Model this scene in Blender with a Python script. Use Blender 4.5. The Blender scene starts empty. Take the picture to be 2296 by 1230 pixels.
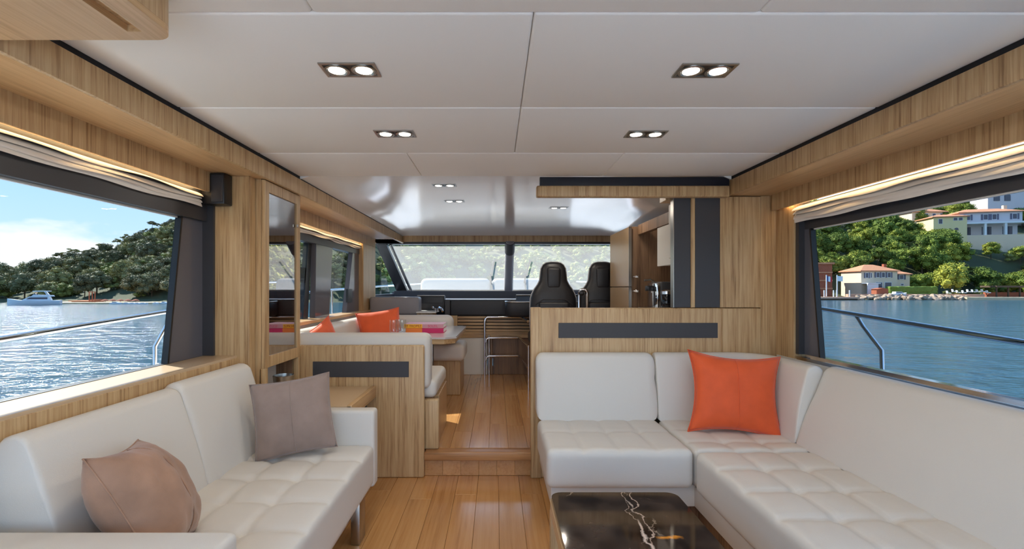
import bpy, bmesh, math, random
from mathutils import Vector, Matrix, noise
R = random.Random(7)
PI = math.pi
scene = bpy.context.scene
COL = scene.collection

# ------------------------------------------------------------------ camera, world, sun, exposure
F, CX, CY, EYE = 1050.0, 1112.0, 645.0, 1.25           # focal length in px, vanishing point, eye height
cam_d = bpy.data.cameras.new('camera'); cam = bpy.data.objects.new('camera', cam_d); COL.objects.link(cam)
cam.location = (0, 0, EYE); cam.rotation_euler = (PI/2, 0, 0)
cam_d.sensor_width = 36; cam_d.lens = F/2296*36
cam_d.shift_x = (1148-CX)/2296; cam_d.shift_y = (CY-615)/2296
cam_d.clip_start = .02; cam_d.clip_end = 3000
scene.camera = cam

def P(x, y, d):
    """photo pixel + depth -> world point"""
    return Vector(((x-CX)/F*d, d, EYE+(CY-y)/F*d))

SKY = 2.1; SUN = 15.0; SUNDIR = Vector((.95, -.70, -1.0)).normalized()
EXPOSURE = 0.66
vs = scene.view_settings
vs.view_transform = 'Standard'; vs.look = 'None'; vs.gamma = 1; vs.use_curve_mapping = False; vs.exposure = EXPOSURE
scene.cycles.use_denoising = True
scene.cycles.max_bounces = 10; scene.cycles.transparent_max_bounces = 16; scene.cycles.diffuse_bounces = 6
scene.cycles.sample_clamp_indirect = 6; scene.cycles.caustics_reflective = False; scene.cycles.caustics_refractive = False

def build_world():
    w = bpy.data.worlds.new('sky'); scene.world = w; w.use_nodes = True
    nt = w.node_tree; nt.nodes.clear(); N = nt.nodes.new; L = nt.links.new
    tc = N('ShaderNodeTexCoord'); sep = N('ShaderNodeSeparateXYZ'); L(tc.outputs['Generated'], sep.inputs[0])
    grad = N('ShaderNodeValToRGB'); e = grad.color_ramp.elements
    e[0].position = 0.0; e[0].color = (.62, .78, .95, 1); e[1].position = .75; e[1].color = (.16, .36, .78, 1)
    m = grad.color_ramp.elements.new(.22); m.color = (.36, .62, .95, 1)
    L(sep.outputs['Z'], grad.inputs[0])
    mp = N('ShaderNodeMapping'); mp.inputs['Scale'].default_value = (2.3, 2.3, 6.5); mp.inputs['Location'].default_value = (.35, .6, .1)
    L(tc.outputs['Generated'], mp.inputs[0])
    nz = N('ShaderNodeTexNoise'); nz.inputs['Scale'].default_value = 2.2; nz.inputs['Detail'].default_value = 8; nz.inputs['Roughness'].default_value = .55
    L(mp.outputs[0], nz.inputs['Vector'])
    # clouds lie in a bank near the horizon all around
    band = N('ShaderNodeMapRange'); band.inputs['From Min'].default_value = .02; band.inputs['From Max'].default_value = .17
    band.inputs['To Min'].default_value = .28; band.inputs['To Max'].default_value = -.22
    L(sep.outputs['Z'], band.inputs[0])
    add = N('ShaderNodeMath'); add.operation = 'ADD'; L(nz.outputs['Fac'], add.inputs[0]); L(band.outputs[0], add.inputs[1])
    cr = N('ShaderNodeValToRGB'); cr.color_ramp.elements[0].position = .50; cr.color_ramp.elements[1].position = .62
    L(add.outputs[0], cr.inputs[0])
    mix = N('ShaderNodeMixRGB'); L(cr.outputs[0], mix.inputs[0]); L(grad.outputs[0], mix.inputs[1]); mix.inputs[2].default_value = (.86, .87, .88, 1)
    bg = N('ShaderNodeBackground'); bg.inputs['Strength'].default_value = SKY; L(mix.outputs[0], bg.inputs[0])
    out = N('ShaderNodeOutputWorld'); L(bg.outputs[0], out.inputs[0])
build_world()
sd = bpy.data.lights.new('sun', 'SUN'); sd.energy = SUN; sd.angle = math.radians(.6); sd.color = (1, .95, .87)
so = bpy.data.objects.new('sun', sd); COL.objects.link(so); so.rotation_euler = SUNDIR.to_track_quat('-Z', 'Y').to_euler()
so.location = (-40, 20, 40)

# ------------------------------------------------------------------ materials
def lin(c):
    c = c/255
    return c/12.92 if c <= .04045 else ((c+.055)/1.055)**2.4
def rgb(r, g, b): return (lin(r), lin(g), lin(b), 1)
def newmat(name):
    m = bpy.data.materials.new(name); m.use_nodes = True
    nt = m.node_tree; b = nt.nodes['Principled BSDF']
    return m, nt, b, nt.nodes.new, nt.links.new
def plain(name, c, rough=.5, metal=0, spec=.5, bump=0, bscale=200, coat=0, var=0.0, vscale=6, sheen=0):
    m, nt, b, N, L = newmat(name)
    b.inputs['Base Color'].default_value = c; b.inputs['Roughness'].default_value = rough; b.inputs['Metallic'].default_value = metal
    b.inputs['Specular IOR Level'].default_value = spec; b.inputs['Coat Weight'].default_value = coat; b.inputs['Sheen Weight'].default_value = sheen
    tc = N('ShaderNodeTexCoord')
    if bump:
        n = N('ShaderNodeTexNoise'); n.inputs['Scale'].default_value = bscale; n.inputs['Detail'].default_value = 3
        L(tc.outputs['Object'], n.inputs['Vector'])
        bp = N('ShaderNodeBump'); bp.inputs['Strength'].default_value = bump; bp.inputs['Distance'].default_value = .002
        L(n.outputs['Fac'], bp.inputs['Height']); L(bp.outputs[0], b.inputs['Normal'])
    if var:
        n = N('ShaderNodeTexNoise'); n.inputs['Scale'].default_value = vscale; n.inputs['Detail'].default_value = 5
        L(tc.outputs['Object'], n.inputs['Vector'])
        mx = N('ShaderNodeMixRGB'); mx.blend_type = 'MULTIPLY'; mx.inputs[1].default_value = c
        rp = N('ShaderNodeValToRGB'); rp.color_ramp.elements[0].color = (1-var, 1-var, 1-var, 1); rp.color_ramp.elements[1].color = (1+var*.3,)*3+(1,)
        rp.color_ramp.elements[0].position = .3; rp.color_ramp.elements[1].position = .7
        L(n.outputs['Fac'], rp.inputs[0]); mx.inputs[0].default_value = 1; L(rp.outputs[0], mx.inputs[2]); L(mx.outputs[0], b.inputs['Base Color'])
    return m
def wood(name, light, mid, dark, axis='z', scale=1.0, rough=.38, spec=.4, rand=False):
    """straight-grained veneer, grain along the axis"""
    m, nt, b, N, L = newmat(name)
    tc = N('ShaderNodeTexCoord'); mp = N('ShaderNodeMapping')
    k = [1.0, 1.0, 1.0]; k['xyz'.index(axis)] = .03
    mp.inputs['Scale'].default_value = [v*scale for v in k]
    vec = tc.outputs['Object']
    if rand:
        oi = N('ShaderNodeObjectInfo'); ad = N('ShaderNodeVectorMath'); ad.operation = 'ADD'
        ml = N('ShaderNodeMath'); ml.operation = 'MULTIPLY'; ml.inputs[1].default_value = 13.7
        L(oi.outputs['Random'], ml.inputs[0]); L(vec, ad.inputs[0]); L(ml.outputs[0], ad.inputs[1]); vec = ad.outputs[0]
    L(vec, mp.inputs[0])
    n1 = N('ShaderNodeTexNoise'); n1.inputs['Scale'].default_value = 110; n1.inputs['Detail'].default_value = 5; n1.inputs['Roughness'].default_value = .65; n1.inputs['Distortion'].default_value = .15
    n2 = N('ShaderNodeTexNoise'); n2.inputs['Scale'].default_value = 26; n2.inputs['Detail'].default_value = 3
    L(mp.outputs[0], n1.inputs['Vector']); L(mp.outputs[0], n2.inputs['Vector'])
    md = N('ShaderNodeMath'); md.operation = 'MULTIPLY_ADD'; md.inputs[1].default_value = .62
    mul = N('ShaderNodeMath'); mul.operation = 'MULTIPLY'; mul.inputs[1].default_value = .38
    L(n2.outputs['Fac'], mul.inputs[0]); L(n1.outputs['Fac'], md.inputs[0]); L(mul.outputs[0], md.inputs[2])
    rp = N('ShaderNodeValToRGB'); e = rp.color_ramp.elements
    e[0].position = .36; e[0].color = dark; e[1].position = .60; e[1].color = light
    x = e.new(.46); x.color = mid
    L(md.outputs[0], rp.inputs[0])
    out = rp.outputs[0]
    if rand:
        hs = N('ShaderNodeHueSaturation'); mr = N('ShaderNodeMapRange'); mr.inputs['To Min'].default_value = .86; mr.inputs['To Max'].default_value = 1.12
        L(oi.outputs['Random'], mr.inputs[0]); L(mr.outputs[0], hs.inputs['Value']); L(out, hs.inputs['Color']); out = hs.outputs[0]
    if rand: b.inputs['Coat Weight'].default_value = .35; b.inputs['Coat Roughness'].default_value = .12
    L(out, b.inputs['Base Color'])
    b.inputs['Roughness'].default_value = rough; b.inputs['Specular IOR Level'].default_value = spec
    bp = N('ShaderNodeBump'); bp.inputs['Strength'].default_value = .12; bp.inputs['Distance'].default_value = .001
    L(n1.outputs['Fac'], bp.inputs['Height']); L(bp.outputs[0], b.inputs['Normal'])
    return m
def emit(name, c, s):
    m, nt, b, N, L = newmat(name)
    b.inputs['Base Color'].default_value = c; b.inputs['Emission Color'].default_value = c; b.inputs['Emission Strength'].default_value = s
    return m
def glass(name, tint, f0=.04, fmax=.9, rough=0.0, haze=0.0):
    """thin pane: tinted transmission plus a Schlick-like reflection; haze = translucent white mixed in to imitate glare"""
    m, nt, b, N, L = newmat(name); nt.nodes.remove(b)
    t = N('ShaderNodeBsdfTransparent'); t.inputs[0].default_value = tint
    g = N('ShaderNodeBsdfGlossy'); g.inputs['Roughness'].default_value = rough; g.inputs[0].default_value = (1, 1, 1, 1)
    lw = N('ShaderNodeLayerWeight'); lw.inputs[0].default_value = .5
    p = N('ShaderNodeMath'); p.operation = 'POWER'; p.inputs[1].default_value = 5; L(lw.outputs['Facing'], p.inputs[0])
    k = N('ShaderNodeMath'); k.operation = 'MULTIPLY_ADD'; k.inputs[1].default_value = fmax-f0; k.inputs[2].default_value = f0; L(p.outputs[0], k.inputs[0])
    base = t.outputs[0]
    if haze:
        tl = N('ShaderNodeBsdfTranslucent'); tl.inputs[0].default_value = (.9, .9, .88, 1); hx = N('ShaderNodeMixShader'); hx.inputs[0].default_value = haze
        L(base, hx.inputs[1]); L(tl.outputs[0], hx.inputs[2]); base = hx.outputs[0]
    mx = N('ShaderNodeMixShader'); L(k.outputs[0], mx.inputs[0]); L(base, mx.inputs[1]); L(g.outputs[0], mx.inputs[2])
    L(mx.outputs[0], nt.nodes['Material Output'].inputs[0])
    return m

WL, WM, WD = rgb(204, 174, 131), rgb(184, 150, 107), rgb(144, 110, 73)
M = {}
M['wood'] = wood('oak_veneer_upright', WL, WM, WD, 'z')
M['wood_y'] = wood('oak_veneer_lengthways', rgb(208, 172, 126), rgb(198, 160, 114), rgb(180, 141, 96), 'y', 1.0, .3)
M['wood_x'] = wood('oak_veneer_crossways', WL, WM, WD, 'x', 1.0, .35)
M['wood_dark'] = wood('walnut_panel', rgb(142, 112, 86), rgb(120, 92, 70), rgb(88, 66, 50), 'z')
M['floor'] = wood('oak_floor_board', rgb(198, 148, 92), rgb(189, 137, 82), rgb(172, 120, 68), 'y', .55, .22, .5, True)
M['nosing'] = wood('step_nosing_oak', rgb(190, 142, 96), rgb(172, 124, 80), rgb(140, 98, 60), 'x', .9, .3, .5)
M['leather'] = plain('ivory_leather', rgb(214, 210, 203), .45, spec=.35, bump=.25, bscale=420)
M['leather_cool'] = plain('pale_grey_leather', rgb(216, 211, 204), .45, spec=.35, bump=.25, bscale=420)
M['ceil'] = plain('white_ceiling_leather', rgb(245, 242, 236), .5, spec=.3, bump=.1, bscale=350)
M['gloss_white'] = plain('glossy_white_headliner', rgb(247, 245, 240), .14, spec=.55)
M['white'] = plain('white_lacquer', rgb(222, 219, 212), .35)
M['charcoal'] = plain('charcoal_panel', rgb(62, 62, 66), .55, bump=.15, bscale=300)
M['frame'] = plain('anthracite_frame', rgb(58, 58, 62), .35, bump=.08, bscale=400)
M['frame_gloss'] = plain('smoked_frame_panel', rgb(96, 96, 104), .12)
M['black'] = plain('satin_black', rgb(26, 26, 29), .35)
M['seam'] = plain('shadow_gap', rgb(22, 22, 26), .7)
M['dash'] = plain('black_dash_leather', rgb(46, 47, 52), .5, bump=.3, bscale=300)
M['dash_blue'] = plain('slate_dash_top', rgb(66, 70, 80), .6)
M['grey'] = plain('grey_leather', rgb(142, 140, 145), .5, bump=.2, bscale=300)
M['helm'] = plain('black_helm_leather', rgb(34, 34, 38), .38, bump=.2, bscale=350)
M['piping'] = plain('pale_piping', rgb(190, 190, 192), .5)
M['chrome'] = plain('polished_steel', rgb(225, 225, 228), .1, 1)
M['brushed'] = plain('brushed_nickel', rgb(176, 172, 165), .28, 1)
M['orange'] = plain('orange_silk', rgb(226, 92, 44), .55, spec=.3, bump=.3, bscale=500, var=.12, vscale=9, sheen=.2)
M['taupe'] = plain('taupe_suede', rgb(154, 134, 124), .85, spec=.15, bump=.3, bscale=300, var=.16, vscale=11, sheen=.3)
M['brown'] = plain('rosy_brown_suede', rgb(174, 136, 112), .8, spec=.15, bump=.3, bscale=300, var=.32, vscale=7, sheen=.3)
M['blind'] = plain('ivory_blind_fabric', rgb(238, 232, 224), .85, spec=.1, bump=.2, bscale=500)
M['led'] = emit('warm_led_strip', (1, .74, .38, 1), 9)
M['bulb'] = emit('downlight_bulb', (1, .95, .86, 1), 6)
M['table_white'] = plain('glossy_table_top', rgb(206, 204, 206), .12)
M['tint'] = glass('tinted_window_glass', (.595, .615, .62, 1), .003, .45)
M['shield'] = glass('windshield_glass', (.80, .81, .80, 1), .02, .6, 0, .06)  # the haze share imitates whitish glare on the windshield
M['cab_glass'] = glass('bronze_cabinet_glass', (.66, .50, .38, 1), .42, .85)
M['clear'] = glass('clear_drinking_glass', (.95, .965, .965, 1), .06, .9)
M['stone_dark'] = plain('rail_deck_grey', rgb(150, 150, 152), .5)
M['deck'] = plain('white_gelcoat', rgb(226, 227, 228), .3)
M['pad'] = plain('sunpad_fabric', rgb(140, 138, 130), .8)

def marble():
    m, nt, b, N, L = newmat('dark_marble_gold_veins')
    tc = N('ShaderNodeTexCoord'); sep = N('ShaderNodeSeparateXYZ'); L(tc.outputs['Object'], sep.inputs[0])
    def mth(op, a, bb=None, c=None):
        n = N('ShaderNodeMath'); n.operation = op
        for i, v in enumerate((a, bb, c)):
            if v is None: continue
            if isinstance(v, (int, float)): n.inputs[i].default_value = v
            else: L(v, n.inputs[i])
        return n.outputs[0]
    def nz(scale, detail, seed=0):
        mp = N('ShaderNodeMapping'); mp.inputs['Location'].default_value = (seed, seed*1.7, 0); L(tc.outputs['Object'], mp.inputs[0])
        n = N('ShaderNodeTexNoise'); n.inputs['Scale'].default_value = scale; n.inputs['Detail'].default_value = detail; L(mp.outputs[0], n.inputs['Vector'])
        return n.outputs['Fac']
    def step(v, lo, hi, inv=False):
        mr = N('ShaderNodeMapRange'); mr.inputs['From Min'].default_value = lo; mr.inputs['From Max'].default_value = hi
        if inv: mr.inputs['To Min'].default_value = 1; mr.inputs['To Max'].default_value = 0
        L(v, mr.inputs[0]); return mr.outputs[0]
    x, y = sep.outputs['X'], sep.outputs['Y']
    r0 = N('ShaderNodeValToRGB'); r0.color_ramp.elements[0].color = rgb(32, 24, 20); r0.color_ramp.elements[1].color = rgb(80, 66, 56)
    r0.color_ramp.elements[0].position = .35; r0.color_ramp.elements[1].position = .75; L(nz(9, 8), r0.inputs[0])
    col = r0.outputs[0]
    def over(mask, c):
        nonlocal col
        mx = N('ShaderNodeMixRGB'); L(mask, mx.inputs[0]); L(col, mx.inputs[1]); mx.inputs[2].default_value = c; col = mx.outputs[0]
    # faint hairlines all over
    h = mth('ABSOLUTE', mth('SUBTRACT', nz(3.2, 7, 2.4), .5)); over(mth('MULTIPLY', step(h, .0, .006, True), step(nz(5, 2, 9), .56, .68)), rgb(168, 148, 128))
    # main pale vein running lengthways, with a ragged companion
    for off, wob, wid, c, seed in ((.034, .075, .0055, rgb(232, 214, 200), 1.0), (.046, .13, .0035, rgb(214, 190, 172), 4.0), (.02, .16, .0028, rgb(206, 184, 166), 6.5)):
        f = mth('SUBTRACT', x, mth('MULTIPLY_ADD', mth('SUBTRACT', y, .35), .085, off)); f = mth('ABSOLUTE', mth('MULTIPLY_ADD', mth('SUBTRACT', nz(11, 6, seed), .5), wob, f))
        over(mth('MULTIPLY', step(f, .0, wid, True), step(nz(6, 3, seed+2), .40, .52)), c)
    # gold flecks
    for gx, gy, lx in ((.105, .215, .05), (-.10, -.15, .07), (.15, -.30, .06)):
        f = mth('ABSOLUTE', mth('MULTIPLY_ADD', mth('SUBTRACT', nz(14, 5, 3.0), .5), .07, mth('SUBTRACT', y, gy)))
        over(mth('MULTIPLY', step(f, .004, .014, True), step(mth('ABSOLUTE', mth('SUBTRACT', x, gx)), lx*.5, lx, True)), rgb(214, 140, 48))
    L(col, b.inputs['Base Color']); b.inputs['Roughness'].default_value = .06; b.inputs['Specular IOR Level'].default_value = .55
    return m
M['marble'] = marble()
def sea_mat():
    m, nt, b, N, L = newmat('sea_water')
    tc = N('ShaderNodeTexCoord')
    b.inputs['Base Color'].default_value = (.026, .085, .118, 1); b.inputs['Roughness'].default_value = .14; b.inputs['IOR'].default_value = 1.33
    last = None
    for sc, st, sy in ((2.2, .9, 1.0), (7.0, .8, 1.0), (.35, .5, 1.0)):
        mp = N('ShaderNodeMapping'); mp.inputs['Scale'].default_value = (1, 1.5, 1); L(tc.outputs['Object'], mp.inputs[0])
        n = N('ShaderNodeTexNoise'); n.inputs['Scale'].default_value = sc; n.inputs['Detail'].default_value = 3; L(mp.outputs[0], n.inputs['Vector'])
        bp = N('ShaderNodeBump'); bp.inputs['Strength'].default_value = st; bp.inputs['Distance'].default_value = .35/sc*.8
        L(n.outputs['Fac'], bp.inputs['Height'])
        if last: L(last.outputs[0], bp.inputs['Normal'])
        last = bp
    L(last.outputs[0], b.inputs['Normal'])
    return m
M['sea'] = sea_mat()
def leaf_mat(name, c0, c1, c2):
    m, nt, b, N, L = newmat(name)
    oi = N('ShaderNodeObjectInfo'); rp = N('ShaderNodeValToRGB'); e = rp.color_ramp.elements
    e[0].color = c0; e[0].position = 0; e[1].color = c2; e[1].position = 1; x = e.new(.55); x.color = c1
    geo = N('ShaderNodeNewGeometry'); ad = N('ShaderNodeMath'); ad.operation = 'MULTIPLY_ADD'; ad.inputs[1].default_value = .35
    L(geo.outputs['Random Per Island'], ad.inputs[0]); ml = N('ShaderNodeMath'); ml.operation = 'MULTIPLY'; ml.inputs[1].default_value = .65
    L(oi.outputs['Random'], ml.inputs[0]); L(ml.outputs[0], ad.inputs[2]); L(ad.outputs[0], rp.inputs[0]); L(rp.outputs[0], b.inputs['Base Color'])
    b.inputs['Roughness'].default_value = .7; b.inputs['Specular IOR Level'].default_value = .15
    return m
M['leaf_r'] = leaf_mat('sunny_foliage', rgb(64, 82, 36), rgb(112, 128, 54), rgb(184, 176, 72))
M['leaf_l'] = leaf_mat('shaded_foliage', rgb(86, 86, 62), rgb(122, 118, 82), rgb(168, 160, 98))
M['trunk'] = plain('bark', rgb(92, 74, 58), .9)
M['soil'] = plain('dry_hill_ground', rgb(78, 84, 54), .95, var=.4, vscale=.08)
M['sand'] = plain('pale_sand', rgb(226, 198, 160), .95, var=.15, vscale=.5)
M['rock'] = plain('shore_rock', rgb(176, 152, 130), .9, var=.3, vscale=1.5)
M['cream'] = plain('cream_render', rgb(232, 206, 176), .9)
M['yellow'] = plain('pale_yellow_render', rgb(236, 214, 160), .9)
M['lilac'] = plain('off_white_render', rgb(214, 204, 204), .9)
M['roof'] = plain('terracotta_tiles', rgb(206, 142, 104), .9, var=.2, vscale=3)
M['brick'] = plain('red_brown_wall', rgb(168, 94, 66), .9, var=.15, vscale=2)
M['pane_far'] = plain('far_window_pane', rgb(70, 72, 88), .2)
M['shutter'] = plain('grey_blue_shutter', rgb(104, 100, 116), .7)
M['hedge'] = plain('clipped_hedge_green', rgb(112, 134, 48), .9, var=.4, vscale=4)
M['boat'] = plain('boat_gelcoat', rgb(236, 238, 242), .3)
M['flag_red'] = plain('flag_red_cloth', rgb(214, 60, 60), .8); M['flag_white'] = plain('flag_white_cloth', rgb(240, 240, 240), .8); M['flag_blue'] = plain('flag_blue_cloth', rgb(50, 70, 140), .8)
M['plaster'] = plain('pinkish_plaster', rgb(206, 160, 134), .9)

# ------------------------------------------------------------------ mesh helpers
class MB:
    def __init__(s): s.v = []; s.f = []
    def add(s, vs, fs):
        o = len(s.v); s.v += [tuple(p) for p in vs]; s.f += [tuple(i+o for i in f) for f in fs]; return s
    def box(s, x0, x1, y0, y1, z0, z1):
        return s.add([(x, y, z) for z in (z0, z1) for y in (y0, y1) for x in (x0, x1)],
                     [(0, 2, 3, 1), (4, 5, 7, 6), (0, 1, 5, 4), (2, 6, 7, 3), (0, 4, 6, 2), (1, 3, 7, 5)])
    def bbox(s, x0, x1, y0, y1, z0, z1, b=.004, seg=2):
        """box with bevelled edges"""
        bm = bmesh.new(); t = MB().box(x0, x1, y0, y1, z0, z1)
        vv = [bm.verts.new(p) for p in t.v]
        for f in t.f: bm.faces.new([vv[i] for i in f])
        bmesh.ops.bevel(bm, geom=bm.edges[:], offset=b, segments=seg, profile=.5, affect='EDGES')
        return s.frombm(bm)
    def frombm(s, bm):
        bm.verts.index_update(); s.add([v.co[:] for v in bm.verts], [[v.index for v in f.verts] for f in bm.faces]); bm.free(); return s
    def prism(s, poly, axis, a0, a1):
        """poly in the two other axes (in xyz order) extruded along axis"""
        n = len(poly)
        def mk(p, a):
            if axis == 'x': return (a, p[0], p[1])
            if axis == 'y': return (p[0], a, p[1])
            return (p[0], p[1], a)
        vs = [mk(p, a0) for p in poly]+[mk(p, a1) for p in poly]
        area = sum(poly[i][0]*poly[(i+1) % n][1]-poly[(i+1) % n][0]*poly[i][1] for i in range(n))
        ccw = (area > 0) != (axis == 'y')
        if a1 < a0: ccw = not ccw
        b = list(range(n)); t = list(range(n, 2*n))
        fs = [b[::-1], t] if ccw else [b, t[::-1]]
        for i in range(n):
            j = (i+1) % n
            fs.append((i, j, j+n, i+n) if ccw else (i, i+n, j+n, j))
        return s.add(vs, fs)
    def tube(s, pts, r, n=8, cap=True):
        pts = [Vector(p) for p in pts]; rings = []
        up = None
        for i, p in enumerate(pts):
            t = ((pts[min(i+1, len(pts)-1)]-p).normalized()+(p-pts[max(i-1, 0)]).normalized()).normalized()
            if up is None:
                up = Vector((0, 0, 1)) if abs(t.z) < .9 else Vector((1, 0, 0))
            a = t.cross(up).normalized(); b = a.cross(t).normalized(); up = b
            rr = r[i] if isinstance(r, (list, tuple)) else r
            rings.append([p+a*math.cos(2*PI*k/n)*rr+b*math.sin(2*PI*k/n)*rr for k in range(n)])
        return s.loft(rings, cap)
    def loft(s, rings, cap=True, closed=True):
        n = len(rings[0]); vs = [p for r in rings for p in r]; fs = []
        for i in range(len(rings)-1):
            for k in range(n if closed else n-1):
                j = (k+1) % n; fs.append((i*n+k, i*n+j, (i+1)*n+j, (i+1)*n+k))
        if cap: fs += [tuple(range(n))[::-1], tuple(range((len(rings)-1)*n, len(rings)*n))]
        return s.add(vs, fs)
    def lathe(s, prof, c, n=20, cap=True):
        return s.loft([[Vector((c[0]+r*math.cos(2*PI*k/n), c[1]+r*math.sin(2*PI*k/n), c[2]+z)) for k in range(n)] for r, z in prof], cap)
    def rbox(s, x0, x1, y0, y1, z0, z1, r=.03, step=.08, rs=4, disp=None):
        """box with round edges on a fine grid; disp(p, n) may move the points"""
        def ax(a, b):
            rr = min(r, (b-a)/2*.999)
            e = [a+rr*(1-math.cos(PI/2*i/rs)) for i in range(rs)]
            m = max(1, int(round((b-a-2*rr)/step))); mid = [a+rr+(b-a-2*rr)*i/m for i in range(m+1)]
            return e+mid+[b-(q-a) for q in reversed(e)]
        A = [ax(x0, x1), ax(y0, y1), ax(z0, z1)]; lo = (x0+r, y0+r, z0+r); hi = (x1-r, y1-r, z1-r)
        idx = {}; vs = []; fs = []
        def vid(i, j, k):
            key = (i, j, k)
            if key not in idx:
                p = Vector((A[0][i], A[1][j], A[2][k])); q = Vector([min(max(p[a], min(lo[a], hi[a])), max(lo[a], hi[a])) for a in range(3)])
                d = p-q; nn = d.normalized() if d.length > 1e-9 else Vector((0, 0, 1)); p = q+nn*r
                if disp: p = disp(p, nn)
                idx[key] = len(vs); vs.append(p[:])
            return idx[key]
        nx, ny, nz = (len(a)-1 for a in A)
        for i in range(nx):
            for j in range(ny):
                fs.append((vid(i, j, 0), vid(i, j+1, 0), vid(i+1, j+1, 0), vid(i+1, j, 0)))
                fs.append((vid(i, j, nz), vid(i+1, j, nz), vid(i+1, j+1, nz), vid(i, j+1, nz)))
        for i in range(nx):
            for k in range(nz):
                fs.append((vid(i, 0, k), vid(i+1, 0, k), vid(i+1, 0, k+1), vid(i, 0, k+1)))
                fs.append((vid(i, ny, k), vid(i, ny, k+1), vid(i+1, ny, k+1), vid(i+1, ny, k)))
        for j in range(ny):
            for k in range(nz):
                fs.append((vid(0, j, k), vid(0, j, k+1), vid(0, j+1, k+1), vid(0, j+1, k)))
                fs.append((vid(nx, j, k), vid(nx, j+1, k), vid(nx, j+1, k+1), vid(nx, j, k+1)))
        return s.add(vs, fs)
    def sweep(s, prof, path, er=.0, wob=None):
        """closed profile [(out, z)] along a path [(x, y)], offset to the left of travel; ends rounded by er"""
        path = [Vector((p[0], p[1], 0)) for p in path]
        cen = (sum(p[0] for p in prof)/len(prof), sum(p[1] for p in prof)/len(prof))
        # finer steps near the ends
        pts = []
        if er:
            a = (path[1]-path[0]).normalized(); b = (path[-1]-path[-2]).normalized(); h = []
            for i in range(5):
                t = PI/2*i/4; h.append((er*(1-math.cos(PI/2-t)) if False else er*(1-math.sin(PI/2-t)) if False else er*math.sin(t)*0+er*(1-math.cos(t)), er*(1-math.sin(t))))
            # h: (distance along, shrink)
            for dd, sh in h: pts.append((path[0]+a*dd, sh))
            for p in path[1:-1]: pts.append((p, 0))
            for dd, sh in reversed(h): pts.append((path[-1]-b*dd, sh))
        else: pts = [(p, 0) for p in path]
        rings = []
        for i, (p, sh) in enumerate(pts):
            t1 = (pts[min(i+1, len(pts)-1)][0]-p); t0 = (p-pts[max(i-1, 0)][0])
            t0 = t0.normalized() if t0.length > 1e-9 else t1.normalized(); t1 = t1.normalized() if t1.length > 1e-9 else t0
            t = (t0+t1).normalized(); nrm = Vector((-t.y, t.x, 0)); k = 1/max(.4, t.dot(t0))
            ring = []
            for (o, z) in prof:
                d = Vector((o-cen[0], z-cen[1])); l = d.length; d = d*max(0, (l-sh)/l) if l > 0 else d
                oo, zz = cen[0]+d.x, cen[1]+d.y
                if wob: oo, zz = wob(oo, zz, i, p)
                q = p+nrm*oo*k; ring.append(Vector((q.x, q.y, zz)))
            rings.append(ring)
        return s.loft(rings)
    def xf(s, m):
        s.v = [tuple(m @ Vector(p)) for p in s.v]; return s

def link(o, parent=None):
    COL.objects.link(o)
    if parent is not None:
        o.parent = parent; bpy.context.view_layer.update() if False else None
        o.matrix_parent_inverse = root_mat(parent).inverted()
    return o
def root_mat(o):
    m = Matrix.LocRotScale(o.location, o.rotation_euler, o.scale)
    return root_mat(o.parent) @ o.matrix_parent_inverse @ m if o.parent else m
def obj(name, mb, mat, parent=None, smooth=None, fix=False):
    """ONE mesh object; its origin is put at the middle of its base"""
    vs = mb.v
    lo = [min(p[a] for p in vs) for a in range(3)]; hi = [max(p[a] for p in vs) for a in range(3)]
    c = Vector(((lo[0]+hi[0])/2, (lo[1]+hi[1])/2, lo[2]))
    me = bpy.data.meshes.new(name); me.from_pydata([(p[0]-c.x, p[1]-c.y, p[2]-c.z) for p in vs], [], mb.f)
    if fix:
        bm = bmesh.new(); bm.from_mesh(me); bmesh.ops.recalc_face_normals(bm, faces=bm.faces[:]); bm.to_mesh(me); bm.free()
    mats = mat if isinstance(mat, (list, tuple)) else [mat]
    for m in mats: me.materials.append(M[m] if isinstance(m, str) else m)
    if smooth is not None:
        for p in me.polygons: p.use_smooth = True
        me.set_sharp_from_angle(angle=math.radians(smooth))
    me.update()
    o = bpy.data.objects.new(name, me); o.location = c
    return link(o, parent)
def tag(o, label=None, cat=None, group=None, kind=None):
    if label: o['label'] = label
    if cat: o['category'] = cat
    if group: o['group'] = group
    if kind: o['kind'] = kind
    return o
def thing(name, loc, label, cat, group=None):
    o = bpy.data.objects.new(name, None); o.location = loc; o.empty_display_size = .1; COL.objects.link(o)
    return tag(o, label, cat, group)
def struct(name, mb, mat, label=None, smooth=None, fix=False):
    return tag(obj(name, mb, mat, None, smooth, fix), label, kind='structure')
def sempty(name, loc, label=None):
    o = bpy.data.objects.new(name, None); o.location = loc; COL.objects.link(o); return tag(o, label, kind='structure')
def copy_tree(o, parent=None):
    c = o.copy(); COL.objects.link(c); c.parent = parent
    for ch in list(o.children): copy_tree(ch, c)
    return c
def lamp(name, kind, loc, energy, color, parent=None, **kw):
    d = bpy.data.lights.new(name, kind); d.energy = energy; d.color = color
    for k, v in kw.items(): setattr(d, k, v)
    o = bpy.data.objects.new(name, d); o.location = loc
    return link(o, parent)

# =================================================================== THE ROOM
ZC = 1.97            # salon ceiling
Z1 = .165            # raised floor forward of the step
YS = 3.12            # the step
LW, RW = -1.50, 1.80  # side walls (inner faces)
YB = -1.0            # aft end, open to the cockpit

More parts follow.
